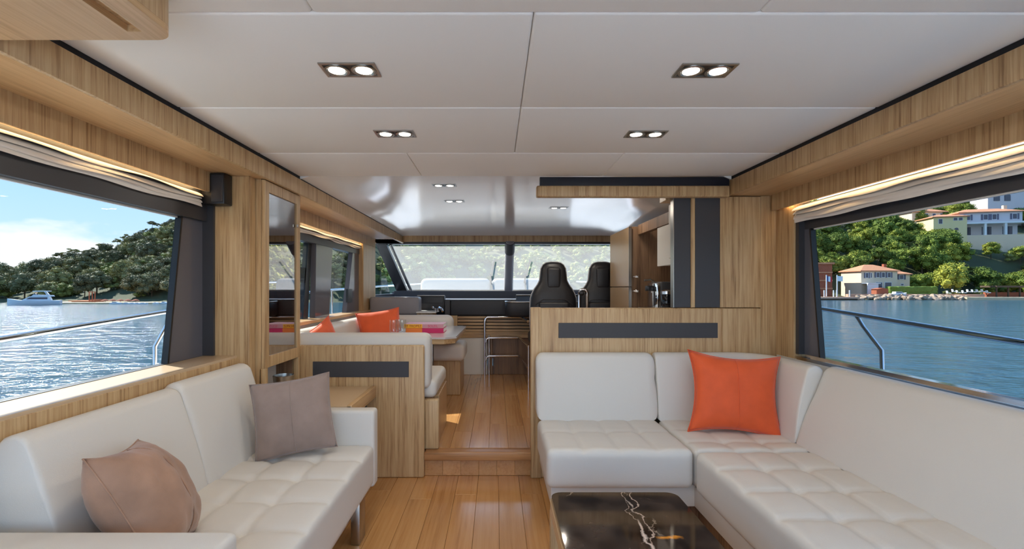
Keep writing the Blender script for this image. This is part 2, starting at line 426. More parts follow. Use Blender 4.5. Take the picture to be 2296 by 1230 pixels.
# ---- floor boards
fl = struct('floor', MB().box(-1.62, 1.92, YB, 3.16, -.06, -.012), 'nosing', 'oak board floor of the lower salon')
def boards(parent, x0, x1, y0, y1, z, w, L, name='floor_board'):
    n = int(math.ceil((x1-x0)/w)); off = 0
    for i in range(n):
        a = x0+i*w; b = min(a+w, x1); y = y0-R.random()*L*.8
        while y < y1:
            ya, yb = max(y, y0), min(y+L, y1)
            if yb-ya > .02:
                obj(name, MB().bbox(a+.0007, b-.0007, ya+.0007, yb-.0007, z-.012, z, .0012, 1), 'floor', parent)
            y += L
boards(fl, -1.446, 1.78, YB, 3.14, 0, .133, 1.05)
fl2 = struct('floor_raised', MB().box(-1.62, 1.92, YS+.02, 6.6, .0, Z1-.012), 'nosing', 'raised oak floor of the dinette and galley')
boards(fl2, -.58, 1.2, YS+.06, 5.9, Z1, .133, 1.05)
tr = struct('trim_1', MB().bbox(-.475, .245, YS-.035, YS+.06, Z1-.055, Z1+.001, .008, 3), 'nosing', 'oak nosing along the edge of the step', 30)
rs = struct('trim_2', MB().box(-.475, .245, YS+.012, YS+.03, .0, Z1-.05), 'nosing', 'riser of the step made of short oak boards')
for i in range(6):
    obj('riser_board', MB().bbox(-.474+i*.12, -.475+(i+1)*.12, YS, YS+.014, .002, Z1-.054, .001, 1), 'floor', rs)

# ---- salon ceiling in padded panels
ce = struct('ceiling', MB().box(-1.62, 1.92, YB, 3.05, ZC+.02, ZC+.05), 'ceil', 'white padded ceiling of the salon')
rows = [(YB, -.05, (-.48, .69)), (-.05, .59, (.1,)), (.59, 1.23, (-.48, .69)), (1.23, 1.876, (.1,)), (1.876, 2.51, (.1,)), (2.51, 3.03, (-.48, .69))]
for y0, y1, xs in rows:
    e = [-1.275]+list(xs)+[1.53]
    for a, b in zip(e[:-1], e[1:]):
        obj('ceiling_panel', MB().rbox(a+.001, b-.001, y0+.001, y1-.001, ZC, ZC+.03, .009, .4, 3), 'ceil', ce, 30)
# ---- forward headliner: higher, glossy, curving down to the windshield
def headliner():
    xs = [(-1.40, .003), (-1.256, .004), (-1.2, .02), (-1.1, .055), (-1.04, .075), (-.9, .085), (-.3, .092), (.3, .092), (1.0, .085), (1.3, .07), (1.45, .03), (1.52, 0), (1.86, 0)]
    ys = [3.03, 3.3, 4.0, 4.7, 5.2, 5.6, 5.9, 6.15, 6.36]
    r1, r2 = [], []
    for y in ys:
        k = 1 if y < 5.0 else math.cos((y-5.0)/1.36*PI/2)**.8 if y < 6.35 else 0
        sh = (y-3.03)/3.3*.10
        r1.append([Vector((x-(sh if -1.25 < x < -.95 else 0), y, 1.952+dz*k)) for x, dz in xs])
    m = MB(); n = len(xs)
    vs = [p for r in r1 for p in r]+[p+Vector((0, 0, .04)) for r in r1 for p in r]; o = n*len(ys)
    fs = []
    for i in range(len(ys)-1):
        for k in range(n-1):
            a = i*n+k; fs.append((a, a+n, a+n+1, a+1)); fs.append((a+o, a+1+o, a+n+1+o, a+n+o))
    for k in range(n-1): fs.append((k, k+1, k+1+o, k+o)); a = (len(ys)-1)*n+k; fs.append((a, a+o, a+1+o, a+1))
    m.add(vs, fs)
    struct('ceiling_forward', m, 'gloss_white', 'glossy white headliner curving down to the windshield', 40)
headliner()

# ---- overhead soffits with cross-grained fascia
def soffit(name, xi, xo, y0, y1, label, curve=0):
    root = sempty(name, ((xi+xo)/2, y0, 1.85), label)
    s = 1 if xo > xi else -1
    obj('soffit_board', MB().box(min(xi+s*.018, xo), max(xi+s*.018, xo), y0, y1, 1.856, 1.87), 'wood_y', root)
    obj('fascia', MB().bbox(min(xi, xi+s*.02), max(xi, xi+s*.02), y0, y1, 1.852, 1.95, .004, 2), 'wood', root, 30)
    obj('shadow_gap', MB().box(min(xi+s*.008, xi+s*.03), max(xi+s*.008, xi+s*.03), y0, min(y1, 3.04), 1.95, 1.975), 'seam', root)
    if y1 > 4: obj('shadow_gap', MB().box(min(xi+s*.001, xi+s*.03), max(xi+s*.001, xi+s*.03), 3.04, 5.9, 1.9502, 1.955), 'seam', root)
    return root
soffit('trim_3', -1.26, -1.62, 1.146, 6.4, 'oak soffit running along the left side under the ceiling')
soffit('trim_4', 1.516, 1.92, YB, 3.16, 'oak soffit running along the right side under the ceiling')
# wide piece of soffit over the left near side, with a long slot in its underside
root = sempty('trim_5', (-1.1, .2, 1.85), 'wide rounded oak soffit at the upper left with a slot')
rc = .05
poly = [(-1.62, YB), (-.777, YB)]+[(-.777-rc+rc*math.cos(t), 1.146-rc+rc*math.sin(t)) for t in [PI/2*i/6 for i in range(7)]]+[(-1.62, 1.146)]
sl0, sl1 = -.872, -.838
def plate(z0, z1):
    # the plate is made of three strips so that the slot is a real opening
    m = MB()
    m.prism([(-1.62, YB), (sl0, YB), (sl0, 1.146), (-1.62, 1.146)], 'z', z0, z1)
    m.prism([(sl0, 1.108), (sl1, 1.108), (sl1, 1.146), (sl0, 1.146)], 'z', z0, z1)
    q = [p for p in poly if p[0] > sl1]
    m.prism([(sl1, YB)]+q+[(sl1, 1.146)], 'z', z0, z1)
    return m
obj('underside', plate(1.856, 1.872), 'wood_y', root)
obj('slot_recess', MB().box(sl0-.002, sl1+.002, YB, 1.11, 1.874, 1.884), 'wood_dark', root)
obj('fascia', MB().prism([(p[0], p[1]) for p in poly], 'z', 1.8725, 1.945), 'wood', root, 40)
obj('shadow_gap', MB().box(-1.6, -.80, YB, 1.12, 1.945, 1.972), 'seam', root)

# ---- valances (upper side walls), cove lights, roman blinds
def valance(name, x, y0, y1, label, zb=1.752):
    s = 1 if x > 0 else -1
    return struct(name, MB().bbox(min(x, x+s*.018), max(x, x+s*.018), y0, y1, zb, 1.858, .002, 1), 'wood', label)
valance('trim_6', LW, YB, 2.50, 'upright-grained oak valance above the left salon blind')
valance('trim_7', LW, 3.08, 5.83, 'upright-grained oak valance above the dinette blind')
valance('trim_8', RW, YB, 3.06, 'upright-grained oak valance above the right blind')
def cove(x, y0, y1, label):
    s = 1 if x > 0 else -1
    a, b = x+s*.022, x+s*.034
    tag(obj('led_strip', MB().box(min(a, b), max(a, b), y0, y1, 1.770, 1.776), 'led'), label, 'light strip')
cove(LW, YB, 2.44, 'warm light strip hidden above the left salon blind')
cove(LW, 3.12, 5.7, 'warm light strip hidden above the dinette blind')
cove(RW, YB, 2.96, 'warm light strip hidden above the right salon blind')

def blind(x, y0, y1, zt, zb, label, seed, folds=4):
    """gathered roman blind: stacked soft folds seen from below"""
    s = 1 if x > 0 else -1
    root = thing('roman_blind', (x+s*.05, (y0+y1)/2, zb), label, 'blind', 'gathered roman blinds')
    n = int((y1-y0)/.03)
    for f in range(folds):
        t0 = zt-(zt-zb)*(f/folds)*.95; t1 = zt-(zt-zb)*((f+1.25)/folds)
        t1 = max(t1, zb)
        o0, o1 = .050-.008*f, .012+.004*f*(1 if f % 2 else .3)
        rings = []
        for i in range(n+1):
            y = y0+(y1-y0)*i/n
            w = .006*math.sin(y*7+seed+f*1.7)+.005*noise.noise(Vector((y*3.1, f*2.3, seed)))
            w2 = .010*noise.noise(Vector((y*2.2, f*3.3+5, seed)))+.004*math.sin(y*13+f)
            pr = []
            for k in range(7):
                u = k/6; off = o0+(o1-o0)*math.sin(u*PI/2)+w*u; z = t0+(t1-t0)*u+w2*u*.8
                pr.append((off, z))
            back = [(o+.010, z+.004) for o, z in reversed(pr)]
            rings.append([Vector((x+s*(o+.012), y, z)) for o, z in pr+back])
        obj('fold', MB().loft(rings), 'blind', root, 60, True)
    obj('head_rail', MB().box(min(x+s*.065, x+s*.08), max(x+s*.065, x+s*.08), y0+.02, y1-.02, zt-.03, zt), 'blind', root)
    return root
blind(LW, YB, 2.44, 1.752, 1.672, 'gathered ivory roman blind above the left salon window', 1.3)
blind(LW, 3.14, 5.72, 1.752, 1.685, 'gathered ivory roman blind above the dinette window', 4.1, 3)
blind(RW, YB, 2.885, 1.752, 1.648, 'gathered ivory roman blind above the right salon window', 8.8)

# ---- left side wall, sill, window 1
struct('wall_left', MB().box(-1.62, -1.43, YB, 3.1, 0, .80), 'white', 'lower left salon wall behind the sofa')
sill = sempty('trim_9', (-1.5, 1.0, .83), 'oak window ledge behind the left sofa')
obj('ledge_top', MB().bbox(-1.63, -1.402, YB, 2.56, .868, .884, .003, 2), plain('sunlit_ledge_oak', rgb(196, 170, 138), .3), sill)  # top coloured paler than the front to imitate sun on the ledge
obj('ledge_front', MB().bbox(-1.42, -1.40, YB, 2.56, .80, .872, .002, 1), 'wood', sill)
obj('ledge_core', MB().box(-1.62, -1.421, YB, 2.56, .80, .867), 'white', sill)
def window_side(n, xg, xi, y0, yf, zb, zt, label, slope, pil):
    """side window: head, jamb panel with a sloping edge, glass"""
    s = 1 if xg > 0 else -1
    root = sempty('window_%d' % n, (xg, (y0+yf)/2, zb), label)
    def bx(a, b): return min(a, b), max(a, b)
    obj('window_head', MB().box(*bx(xi+s*.055, xg+s*.02), y0, yf+.02, zt, zt+.16), 'frame', root)
    obj('head_trim', MB().box(*bx(xg-s*.012, xg), y0, yf-pil-.02, zt-.008, zt-.0005), 'white', root)
    # jamb: a raked panel in the glass plane and a return to the wall
    obj('jamb_panel', MB().prism([(yf-pil-slope, zb), (yf, zb), (yf, zt), (yf-pil, zt)], 'x', *bx(xg-s*.02, xg-s*.008)), 'frame_gloss', root)
    obj('jamb_edge', MB().prism([(yf-pil-slope-.012, zb), (yf-pil-slope, zb), (yf-pil, zt), (yf-pil-.012, zt)], 'x', *bx(xg-s*.026, xg+s*.004)), 'black', root)
    obj('jamb_return', MB().box(*bx(xi+s*.02, xg+s*.02), yf, yf+.03, zb, zt+.1), 'frame', root)
    obj('bottom_rail', MB().box(*bx(xg-s*.02, xg+s*.02), y0, yf, zb-.03, zb), 'chrome' if s > 0 else 'frame', root)
    obj('glass_pane', MB().box(*bx(xg, xg+s*.005), y0, yf-.01, zb, zt), 'tint', root)
    return root
window_side(1, -1.60, LW, YB, 2.52, .886, 1.608, 'long left salon window with dark raked forward edge', .10, .165)
# pillar and wall forward of the left window
struct('wall_left_pillar', MB().bbox(-1.66, -1.335, 2.535, 2.60, .0, 1.856, .003, 2), 'wood', 'upright-grained oak pillar between the left window and display cabinet')

# ---- right side wall and window 3
struct('wall_right', MB().box(1.835, 1.94, YB, 3.06, 0, .815), 'white', 'lower right salon wall behind the sofa')
window_side(3, 1.905, RW+.03, YB, 2.86, .845, 1.605, 'long right salon window with dark raked forward edge', .085, .05)
struct('wall_right_panel', MB().bbox(1.84, 1.94, 2.892, 3.08, .0, 1.856, .002, 1), 'wood', 'narrow oak wall panel beside the right window')
struct('trim_10', MB().box(1.835, 1.90, YB, 2.86, .815, .834), 'chrome', 'polished steel ledge at the foot of the right window')
struct('wall_right_galley', MB().box(1.76, 1.90, 3.165, 6.5, .165, 1.96), 'wood_dark', 'walnut wall on the right side of the galley')

# ---- left wall of the dinette and window 2
struct('wall_left_dinette', MB().box(-1.66, -1.505, 3.0, 5.86, .0, .965), 'white', 'lower wall behind the dinette settee')
struct('trim_11', MB().bbox(-1.64, -1.47, 3.1, 5.83, .965, .992, .003, 2), 'wood_y', 'oak ledge under the dinette window')
w2 = sempty('window_2', (-1.6, 4.4, .99), 'dinette window in the left wall with dark mullions')
obj('glass_pane', MB().box(-1.60, -1.595, 3.05, 5.40, .992, 1.70), 'tint', w2)
obj('window_head', MB().box(-1.63, -1.545, 3.05, 5.82, 1.63, 1.76), 'frame', w2)
# raked mullions (black door frame outside and a smoked pillar)
def rake(name, yb0, yb1, yt0, yt1, zb, zt, x0, x1, mat):
    obj(name, MB().prism([(yb0, zb), (yb1, zb), (yt1, zt), (yt0, zt)], 'x', x0, x1), mat, w2)
rake('mullion', 4.02, 4.36, 4.05, 4.46, .992, 1.70, -1.60, -1.552, 'frame_gloss')
rake('door_stile', 3.86, 3.96, 3.98, 4.05, .992, 1.70, -1.63, -1.59, 'black')
rake('door_transom', 3.10, 3.98, 3.10, 3.98, 1.30, 1.42, -1.64, -1.60, 'black')
rake('mullion', 4.86, 5.30, 5.10, 5.40, .992, 1.70, -1.60, -1.552, 'frame_gloss')
rake('handle', 4.82, 4.95, 4.82, 4.95, 1.10, 1.24, -1.545, -1.52, 'black')
obj('end_panel', MB().bbox(-1.56, -1.50, 5.30, 5.83, .965, 1.76, .002, 1), 'wood', w2)

# ---- windshield
ws = sempty('window_4', (.2, 6.9, 1.2), 'wide raked windshield with a grey centre post')
ZT, YT, ZBm, YBm = 1.865, 6.42, 1.215, 7.25
def wsp(x, t, off=0):  # point on the windshield, t 0 bottom .. 1 top
    return Vector((x, YBm+(YT-YBm)*t-off, ZBm+(ZT-ZBm)*t))
def slab(p4, th=.008):
    n = (Vector(p4[1])-Vector(p4[0])).cross(Vector(p4[3])-Vector(p4[0])).normalized()*th
    vs = [Vector(p) for p in p4]+[Vector(p)+n for p in p4]
    return MB().add(vs, [(3, 2, 1, 0), (4, 5, 6, 7), (0, 1, 5, 4), (1, 2, 6, 5), (2, 3, 7, 6), (3, 0, 4, 7)])
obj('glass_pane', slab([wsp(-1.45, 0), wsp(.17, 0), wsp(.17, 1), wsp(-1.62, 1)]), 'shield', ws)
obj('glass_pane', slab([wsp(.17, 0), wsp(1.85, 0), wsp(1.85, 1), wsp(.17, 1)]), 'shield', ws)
obj('centre_post', MB().tube([wsp(.19, -.06, .03), wsp(.19, .9, .05), wsp(.19, 1.04, .05)], [.068, .062, .062], 12), 'grey', ws, 50)
obj('post_cap', MB().tube([wsp(.19, .82, .05), wsp(.19, 1.02, .05)], .069, 12), 'charcoal', ws, 40)
obj('top_frame', MB().box(-1.64, 1.9, 6.36, 6.48, 1.845, 1.882), 'frame', ws)
obj('bottom_frame', MB().box(-1.5, 1.9, 7.2, 7.3, 1.19, 1.222), 'brushed', ws)
# left A-pillar
obj('side_post', slab([Vector((-1.64, 6.36, 1.86)), Vector((-1.50, 6.36, 1.86)), Vector((-1.32, 7.05, 1.16)), Vector((-1.48, 7.05, 1.16))], .05), 'frame', ws)
obj('side_post_edge', MB().tube([(-1.44, 6.40, 1.85), (-1.27, 7.08, 1.18)], .022, 8), 'brushed', ws, 50)
obj('side_glass', MB().prism([(5.85, 1.16), (7.1, 1.16), (6.4, 1.84), (5.85, 1.84)], 'x', -1.61, -1.605), 'tint', ws)
struct('trim_12', MB().bbox(-1.26, 1.9, 6.33, 6.37, 1.872, 1.956, .003, 1), 'wood', 'oak header above the windshield')
struct('trim_13', MB().box(-1.64, -1.25, 5.83, 6.37, 1.856, 1.87), 'wood_y', 'oak soffit corner beside the windshield')
struct('wall_front', MB().box(-1.6, 1.9, 7.22, 7.3, .165, 1.19), 'dash', 'dark bulkhead under the windshield')
struct('wall_left_front', MB().box(-1.66, -1.56, 5.86, 7.3, .165, 1.16), 'dash', 'dark side wall below the forward quarter light')

# ---- roof, side decks, foredeck
struct('roof', MB().prism([(-2.58, YB-.1), (2.95, YB-.1), (2.95, 5.0), (2.1, 6.62), (-1.9, 6.62), (-2.22, 4.5), (-2.58, 3.7)], 'z', 2.10, 2.2), 'deck', 'white flybridge overhang above the cabin')  # left outline shaped to steer sun onto the ledge and dinette
struct('side_deck_left', MB().box(-2.6, -1.67, -3, 9, -.3, .30), 'deck', 'white side deck outside the left windows')
struct('side_deck_right', MB().box(1.95, 2.85, -3, 9, -.3, .30), 'deck', 'white side deck outside the right windows')
struct('cockpit_bounce_deck', MB().box(-2.6, 2.85, -5.2, YB, -.10, -.02), 'deck', 'unseen white cockpit deck aft of the salon, added to bounce sunlight inside')  # out of view; added to bounce sunlight up onto the ceiling
struct('foredeck', MB().prism([(-2.3, 7.31), (2.6, 7.31), (2.2, 11), (.15, 15), (-1.9, 11)], 'z', .2, 1.0), 'deck', 'white foredeck beyond the windshield')

# =================================================================== FURNITURE OF THE SALON
def tuft(x0, x1, y0, y1, nx, ny, depth=.010, seed=0):
    """soft square quilting on the top face"""
    def f(p, n):
        if n.z < .35: return p
        u = (p.x-x0)/(x1-x0)*nx; v = (p.y-y0)/(y1-y0)*ny
        def line(t, k):
            i = round(t)
            return (abs(t-i), 0 < i < k)
        du, iu = line(u, nx); dv, iv = line(v, ny)
        gu = math.exp(-(du/.07)**2) if iu else 0; gv = math.exp(-(dv/.07)**2) if iv else 0
        h = -depth*.75*max(gu, gv)
        if iu and iv: h -= depth*1.6*math.exp(-((du/.13)**2+(dv/.13)**2))
        # small creases running out of the knots
        if iu or iv:
            w = noise.noise(Vector((u*4.2, v*1.3, seed)))+.6*noise.noise(Vector((u*1.3, v*5.0, seed+9)))
            h += .005*w*math.exp(-min(du, dv)/.25)
        h += .006*math.sin(PI*(u % 1))*math.sin(PI*(v % 1))
        return Vector((p.x, p.y, p.z+h*min(1, (n.z-.35)/.5)))
    return f
def back_profile(lean, thick, z0, z1, bulge=.012):
    """cross-section of a back cushion: out = away from the sitter"""
    pr = []
    for i in range(9):
        u = i/8; pr.append((lean*u-bulge*math.sin(PI*u), z0+(z1-.03-z0)*u))
    for i in range(1, 7):
        t = PI*i/7; c = (lean+.045, z1-.035)
        pr.append((c[0]-.045*math.cos(t), c[1]+.035*math.sin(t)))
    pr += [(max(thick, lean+.09), z1-.045), (thick, z0+.02), (thick-.02, z0)]
    return pr
def backrest(name, path, lean, thick, z0, z1, mat, root, er=.03):
    return obj(name, MB().sweep(back_profile(lean, thick, z0, z1), path, er), mat, root, 60, True)
def dense(p0, p1, n=14):
    return [(p0[0]+(p1[0]-p0[0])*i/n, p0[1]+(p1[1]-p0[1])*i/n) for i in range(n+1)]

# ---- left sofa
sf = thing('sofa', (-1.0, 1.8, 0), 'ivory leather two-seat sofa with quilted seat under the left window', 'sofa')
obj('seat_cushion', MB().rbox(-1.26, -.640, 1.20, 2.47, .215, .425, .03, .014, 4, tuft(-1.26, -.66, 1.16, 2.47, 3, 6, .011, 1)), 'leather', sf, 60)
obj('base', MB().bbox(-1.40, -.72, 1.0, 2.50, .10, .22, .006, 2), 'leather', sf, 40)
obj('back_frame', MB().bbox(-1.425, -1.30, 1.28, 2.6, .12, .55, .006, 2), 'leather', sf, 40)
# travel +y puts 'left of travel' at -x : away from the sitter
b1 = backrest('back_cushion', dense((-1.195, 1.31), (-1.195, 1.955)), .118, .195, .40, .835, 'leather', sf, .016)
b2 = backrest('back_cushion', dense((-1.195, 1.957), (-1.195, 2.52)), .118, .195, .40, .85, 'leather', sf, .03)
obj('armrest', MB().rbox(-1.36, -.640, 2.46, 2.545, .20, .605, .018, .06), 'leather', sf, 60)
obj('armrest', MB().rbox(-1.62+.2, -.690, .82, 1.26, .20, .600, .02, .06), 'leather', sf, 60)
for yy in (1.0, 2.32):
    lg = obj('leg', MB().bbox(-.705, -.660, yy-.05, yy+.05, 0, .215, .006, 2), 'brushed', sf, 40)
for yy in (1.0, 2.32): obj('leg', MB().bbox(-1.36, -1.31, yy-.05, yy+.05, 0, .12, .006, 2), 'brushed', sf, 40)

# ---- corner sofa on the right
cs = thing('corner_sofa', (1.3, 2.3, 0), 'ivory leather corner sofa with quilted seats wrapping the right side', 'sofa')
obj('seat_cushion', MB().rbox(.258, 1.010, 2.375, 2.95, .225, .425, .035, .014, 4, tuft(.258, 1.01, 2.45, 2.95, 4, 2, .008, 3)), 'leather', cs, 60)
obj('seat_cushion', MB().rbox(1.016, 1.62, 2.377, 2.95, .225, .425, .03, .014, 4, tuft(1.016, 1.62, 2.30, 2.95, 3, 3, .008, 5)), 'leather', cs, 60)
obj('seat_cushion', MB().rbox(1.005, 1.62, -.4, 2.373, .215, .425, .035, .015, 4, tuft(1.04, 1.60, -.4, 2.373, 3, 12, .011, 7)), 'leather', cs, 60)
backrest('back_cushion', dense((1.010, 2.915), (.256, 2.915)) if False else dense((.256, 2.915), (1.012, 2.915)), .066, .15, .42, .835, 'leather', cs, .05)
arc = [(1.50+.09*math.sin(t), 2.825+.09*math.cos(t)) for t in [PI/2*i/8 for i in range(9)]]
# going clockwise the outside is on the left
backrest('back_cushion', dense((1.016, 2.915), (1.48, 2.915), 10)+arc+[(1.59, 2.75), (1.59, 2.60), (1.59, 2.49)], .066, .15, .42, .835, 'leather', cs, .016)
backrest('back_cushion', dense((1.585, 2.486), (1.585, -.4), 40), .150, .185, .42, .838, 'leather', cs, .03)
obj('base', MB().bbox(.285, 1.10, 2.43, 3.06, .115, .23, .006, 2), 'leather', cs, 40)
obj('base', MB().bbox(1.03, 1.76, -.4, 2.44, .115, .22, .006, 2), 'leather', cs, 40)
obj('plinth', MB().box(.36, 1.16, 2.50, 3.06, 0, .116), 'wood_dark', cs)
obj('plinth', MB().box(1.08, 1.76, -.4, 2.52, 0, .116), 'wood_dark', cs)

# ---- cushions
def pillow(w, h, t, seed, wr=.004, pinch=.09):
    n = 26; m = MB(); vs = []; fs = []
    def pt(i, j, sgn):
        u = 2*i/n-1; v = 2*j/n-1
        ex = 1-pinch*(1-v*v)*.5*abs(u)**2; ey = 1-pinch*(1-u*u)*.5*abs(v)**2   # edges draw in between the corners
        x = u*w/2*ex; z = v*h/2*ey
        th = t/2*max(0, (1-abs(u)**2.6)*(1-abs(v)**2.6))**.55
        nz = noise.noise(Vector((u*2.4, v*2.4, seed)))*.5+noise.noise(Vector((u*6, v*3, seed+3)))*.4
        th += wr*nz*(1-max(abs(u), abs(v))**6)
        return Vector((x, sgn*max(th, 0), z))
    for sgn in (-1, 1):
        o = len(vs); vs += [pt(i, j, sgn) for i in range(n+1) for j in range(n+1)]
        for i in range(n):
            for j in range(n):
                a = o+i*(n+1)+j; q = (a, a+n+1, a+n+2, a+1); fs.append(q if sgn < 0 else q[::-1])
    m.add(vs, fs)
    bm = bmesh.new(); vv = [bm.verts.new(p) for p in m.v]
    for f in m.f: bm.faces.new([vv[i] for i in f])
    bmesh.ops.remove_doubles(bm, verts=bm.verts[:], dist=.0004)
    return MB().frombm(bm)
def seam_tube(w, h, pinch, r=.0028):
    pts = []
    for a in range(4):
        for i in range(12):
            u = -1+2*i/12
            x, z = [(u, -1), (1, u), (-u, 1), (-1, -u)][a]
            ex = 1-pinch*(1-z*z)*.5*abs(x)**2; ey = 1-pinch*(1-x*x)*.5*abs(z)**2
            pts.append((x*w/2*ex, 0, z*h/2*ey))
    pts.append(pts[0]); return MB().tube(pts, r, 6)
def cushion(loc, rot, w, h, t, mat, label, seed, seam=0, pinch=.09, wr=.004):
    mt = Matrix.Translation(loc) @ rot
    root = thing('throw_pillow', (loc[0], loc[1], loc[2]-h/2), label, 'pillow')
    obj('cover', pillow(w, h, t, seed, wr, pinch).xf(mt), mat, root, 180)
    obj('edge_piping', seam_tube(w, h, pinch).xf(mt), mat, root, 180)
    if seam:
        # stitched seams down and across the middle of the front
        pts = []
        for i in range(25):
            v = -.97+1.94*i/24; pts.append(mt @ Vector((0, -(t/2*max(0, 1-abs(v)**2.6)**.55)-.0006, v*h/2*(1-pinch*.5*v*v))))
        obj('stitched_seam', MB().tube(pts, .0022, 5), mat, root, 180)
    return root
def rot(yaw, pitch=0, roll=0):
    d = math.radians
    return Matrix.Rotation(d(yaw), 4, 'Z') @ Matrix.Rotation(d(pitch), 4, 'X') @ Matrix.Rotation(d(roll), 4, 'Y')
cushion((-1.0, 2.315, .617), rot(16, -14, -7), .372, .372, .13, 'taupe', 'taupe suede throw pillow at the far end of the left sofa', 3, 1, .14, .006)
cushion((-1.09, 1.46, .590), rot(112, -30, 10), .35, .38, .21, 'brown', 'rosy brown suede throw pillow at the near end of the left sofa', 9, 1, .24, .022)
cushion((1.375, 2.70, .640), rot(-6, -14, 4), .52, .47, .14, 'orange', 'large orange silk throw pillow in the corner of the right sofa', 5, 1, .32, .012)

# ---- coffee table
ct = thing('coffee_table', (.48, 1.4, 0), 'low coffee table with dark gold-veined marble top and oak frame', 'table')
def rrect(x0, x1, y0, y1, r, n=5):
    out = []
    for cx, cy, a in ((x1-r, y1-r, 0), (x0+r, y1-r, 90), (x0+r, y0+r, 180), (x1-r, y0+r, 270)):
        for i in range(n+1):
            t = math.radians(a+90*i/n); out.append((cx+r*math.cos(t), cy+r*math.sin(t)))
    return out
obj('marble_top', MB().prism(rrect(.226, .745, .80, 1.945, .045), 'z', .384, .402), 'marble', ct, 40)
obj('apron', MB().prism(rrect(.220, .751, .79, 1.951, .05), 'z', .335, .385), 'wood_y', ct, 40)
for x in (.222, .712):
    for y in (.80, 1.90): obj('leg', MB().bbox(x, x+.038, y, y+.045, 0, .337, .006, 2), 'wood', ct, 40)
obj('lower_shelf', MB().bbox(.245, .725, .83, 1.92, .12, .145, .004, 2), 'wood_y', ct)

# ---- side table between the sofa arm and the partition, with a bowl
st = thing('side_table', (-1.1, 2.8, 0), 'low oak side unit between the left sofa arm and the partition', 'side table')
obj('top', MB().bbox(-1.33, -.79, 2.555, 3.07, .585, .605, .003, 2), plain('side_table_oak', rgb(206, 178, 142), .4), st)
obj('edge_band', MB().bbox(-.815, -.786, 2.555, 3.07, .535, .609, .004, 2), 'wood_y', st, 30)
obj('drawer', MB().bbox(-1.30, -.84, 2.60, 3.05, .40, .582, .004, 2), 'black', st, 30)
obj('body', MB().bbox(-1.32, -.86, 2.56, 3.06, 0, .40, .004, 2), 'wood', st)
bw = thing('ashtray_bowl', (-1.245, 2.79, .606), 'small steel bowl on the side unit below the display cabinet', 'bowl')
obj('bowl', MB().lathe([(.045, 0), (.052, .04), (.060, .118), (.057, .12), (.047, .04), (.0, .03)], (-1.265, 2.79, .612), 24, False), 'brushed', bw, 40)
obj('base_ring', MB().lathe([(.0, 0), (.055, 0), (.055, .012), (.0, .012)], (-1.265, 2.79, .6055), 24, False), 'white', bw, 40)

# ---- display cabinet with a glazed door in the left wall
dc = thing('display_cabinet', (-1.40, 2.84, .0), 'tall oak display cabinet with bronze glass door beside the left pillar', 'cabinet')
X0, X1, Y0, Y1 = -1.50, -1.285, 2.605, 3.075
obj('side_panel', MB().bbox(X0, X1-.022, Y0, Y0+.02, .60, 1.856, .002, 1), 'wood', dc)
obj('side_panel', MB().bbox(X0, X1-.022, Y1-.02, Y1, .60, 1.856, .002, 1), 'wood', dc)
obj('back_panel', MB().box(X0-.005, X0+.01, Y0+.02, Y1-.02, .60, 1.85), 'wood_dark', dc)
obj('top_panel', MB().box(X0, X1-.022, Y0+.02, Y1-.02, 1.83, 1.85), 'wood', dc)
obj('bottom_panel', MB().bbox(X0, X1-.022, Y0+.02, Y1-.02, .80, .822, .002, 1), 'wood', dc)
obj('niche_post', MB().bbox(X1-.03, X1, Y1-.03, Y1, .60, .80, .002, 1), 'wood', dc)
obj('niche_dark_lining', MB().box(X0+.011, X0+.02, Y0+.03, Y1-.031, .61, .79).box(X0+.02, X1-.04, Y1-.03, Y1-.022, .61, .79), 'wood_dark', dc)  # dark sheets added to make the niche look dark
obj('niche_post', MB().bbox(X1-.03, X1, Y0, Y0+.035, .60, .80, .002, 1), 'wood', dc)
for z in (1.02, 1.38): obj('shelf', MB().bbox(X0+.01, X1-.03, Y0+.02, Y1-.02, z, z+.018, .002, 1), 'wood_y' if z < 1.2 else 'wood_dark', dc)
dr = obj('door', MB().bbox(X1-.02, X1, Y0, Y0+.05, .80, 1.852, .002, 1).bbox(X1-.02, X1, Y1-.05, Y1, .80, 1.852, .002, 1)
         .bbox(X1-.02, X1, Y0+.05, Y1-.05, 1.79, 1.852, .002, 1).bbox(X1-.02, X1, Y0+.05, Y1-.05, .80, .865, .002, 1), 'wood', dc)
obj('door_glass', MB().box(X1-.013, X1-.009, Y0+.05, Y1-.05, .865, 1.79), 'cab_glass', dr)
obj('door_catch', MB().bbox(X1-.002, X1+.008, Y1-.056, Y1-.044, 1.64, 1.66, .002, 1), 'brushed', dr)
def wine_glass(loc, label, group, s=1.0, stem=True):
    p = [(.0, 0), (.032, 0), (.030, .004), (.005, .008), (.004, .075), (.018, .09), (.036, .125), (.037, .155), (.031, .205), (.030, .205), (.036, .155), (.035, .127), (.016, .093), (.0, .088)] if stem else \
        [(.0, 0), (.030, 0), (.034, .02), (.038, .06), (.034, .125), (.033, .125), (.036, .06), (.032, .022), (.0, .010)]
    o = obj('wine_glass' if stem else 'stemless_glass', MB().lathe([(r*s, z*s) for r, z in p], loc, 18, False), 'clear', None, 50)
    return tag(o, label, 'glass', group)
for i, (dx, dy) in enumerate(((-1.37, 2.69), (-1.42, 2.78), (-1.36, 2.84), (-1.41, 2.94))):
    wine_glass((dx, dy, 1.038), 'wine glass on the middle shelf of the display cabinet', 'wine glasses in the display cabinet', .95)
for i in range(3):
    wine_glass((-1.40, 2.70+i*.13, 1.398), 'wine glass on the upper shelf of the display cabinet', 'wine glasses on the upper cabinet shelf', .95)

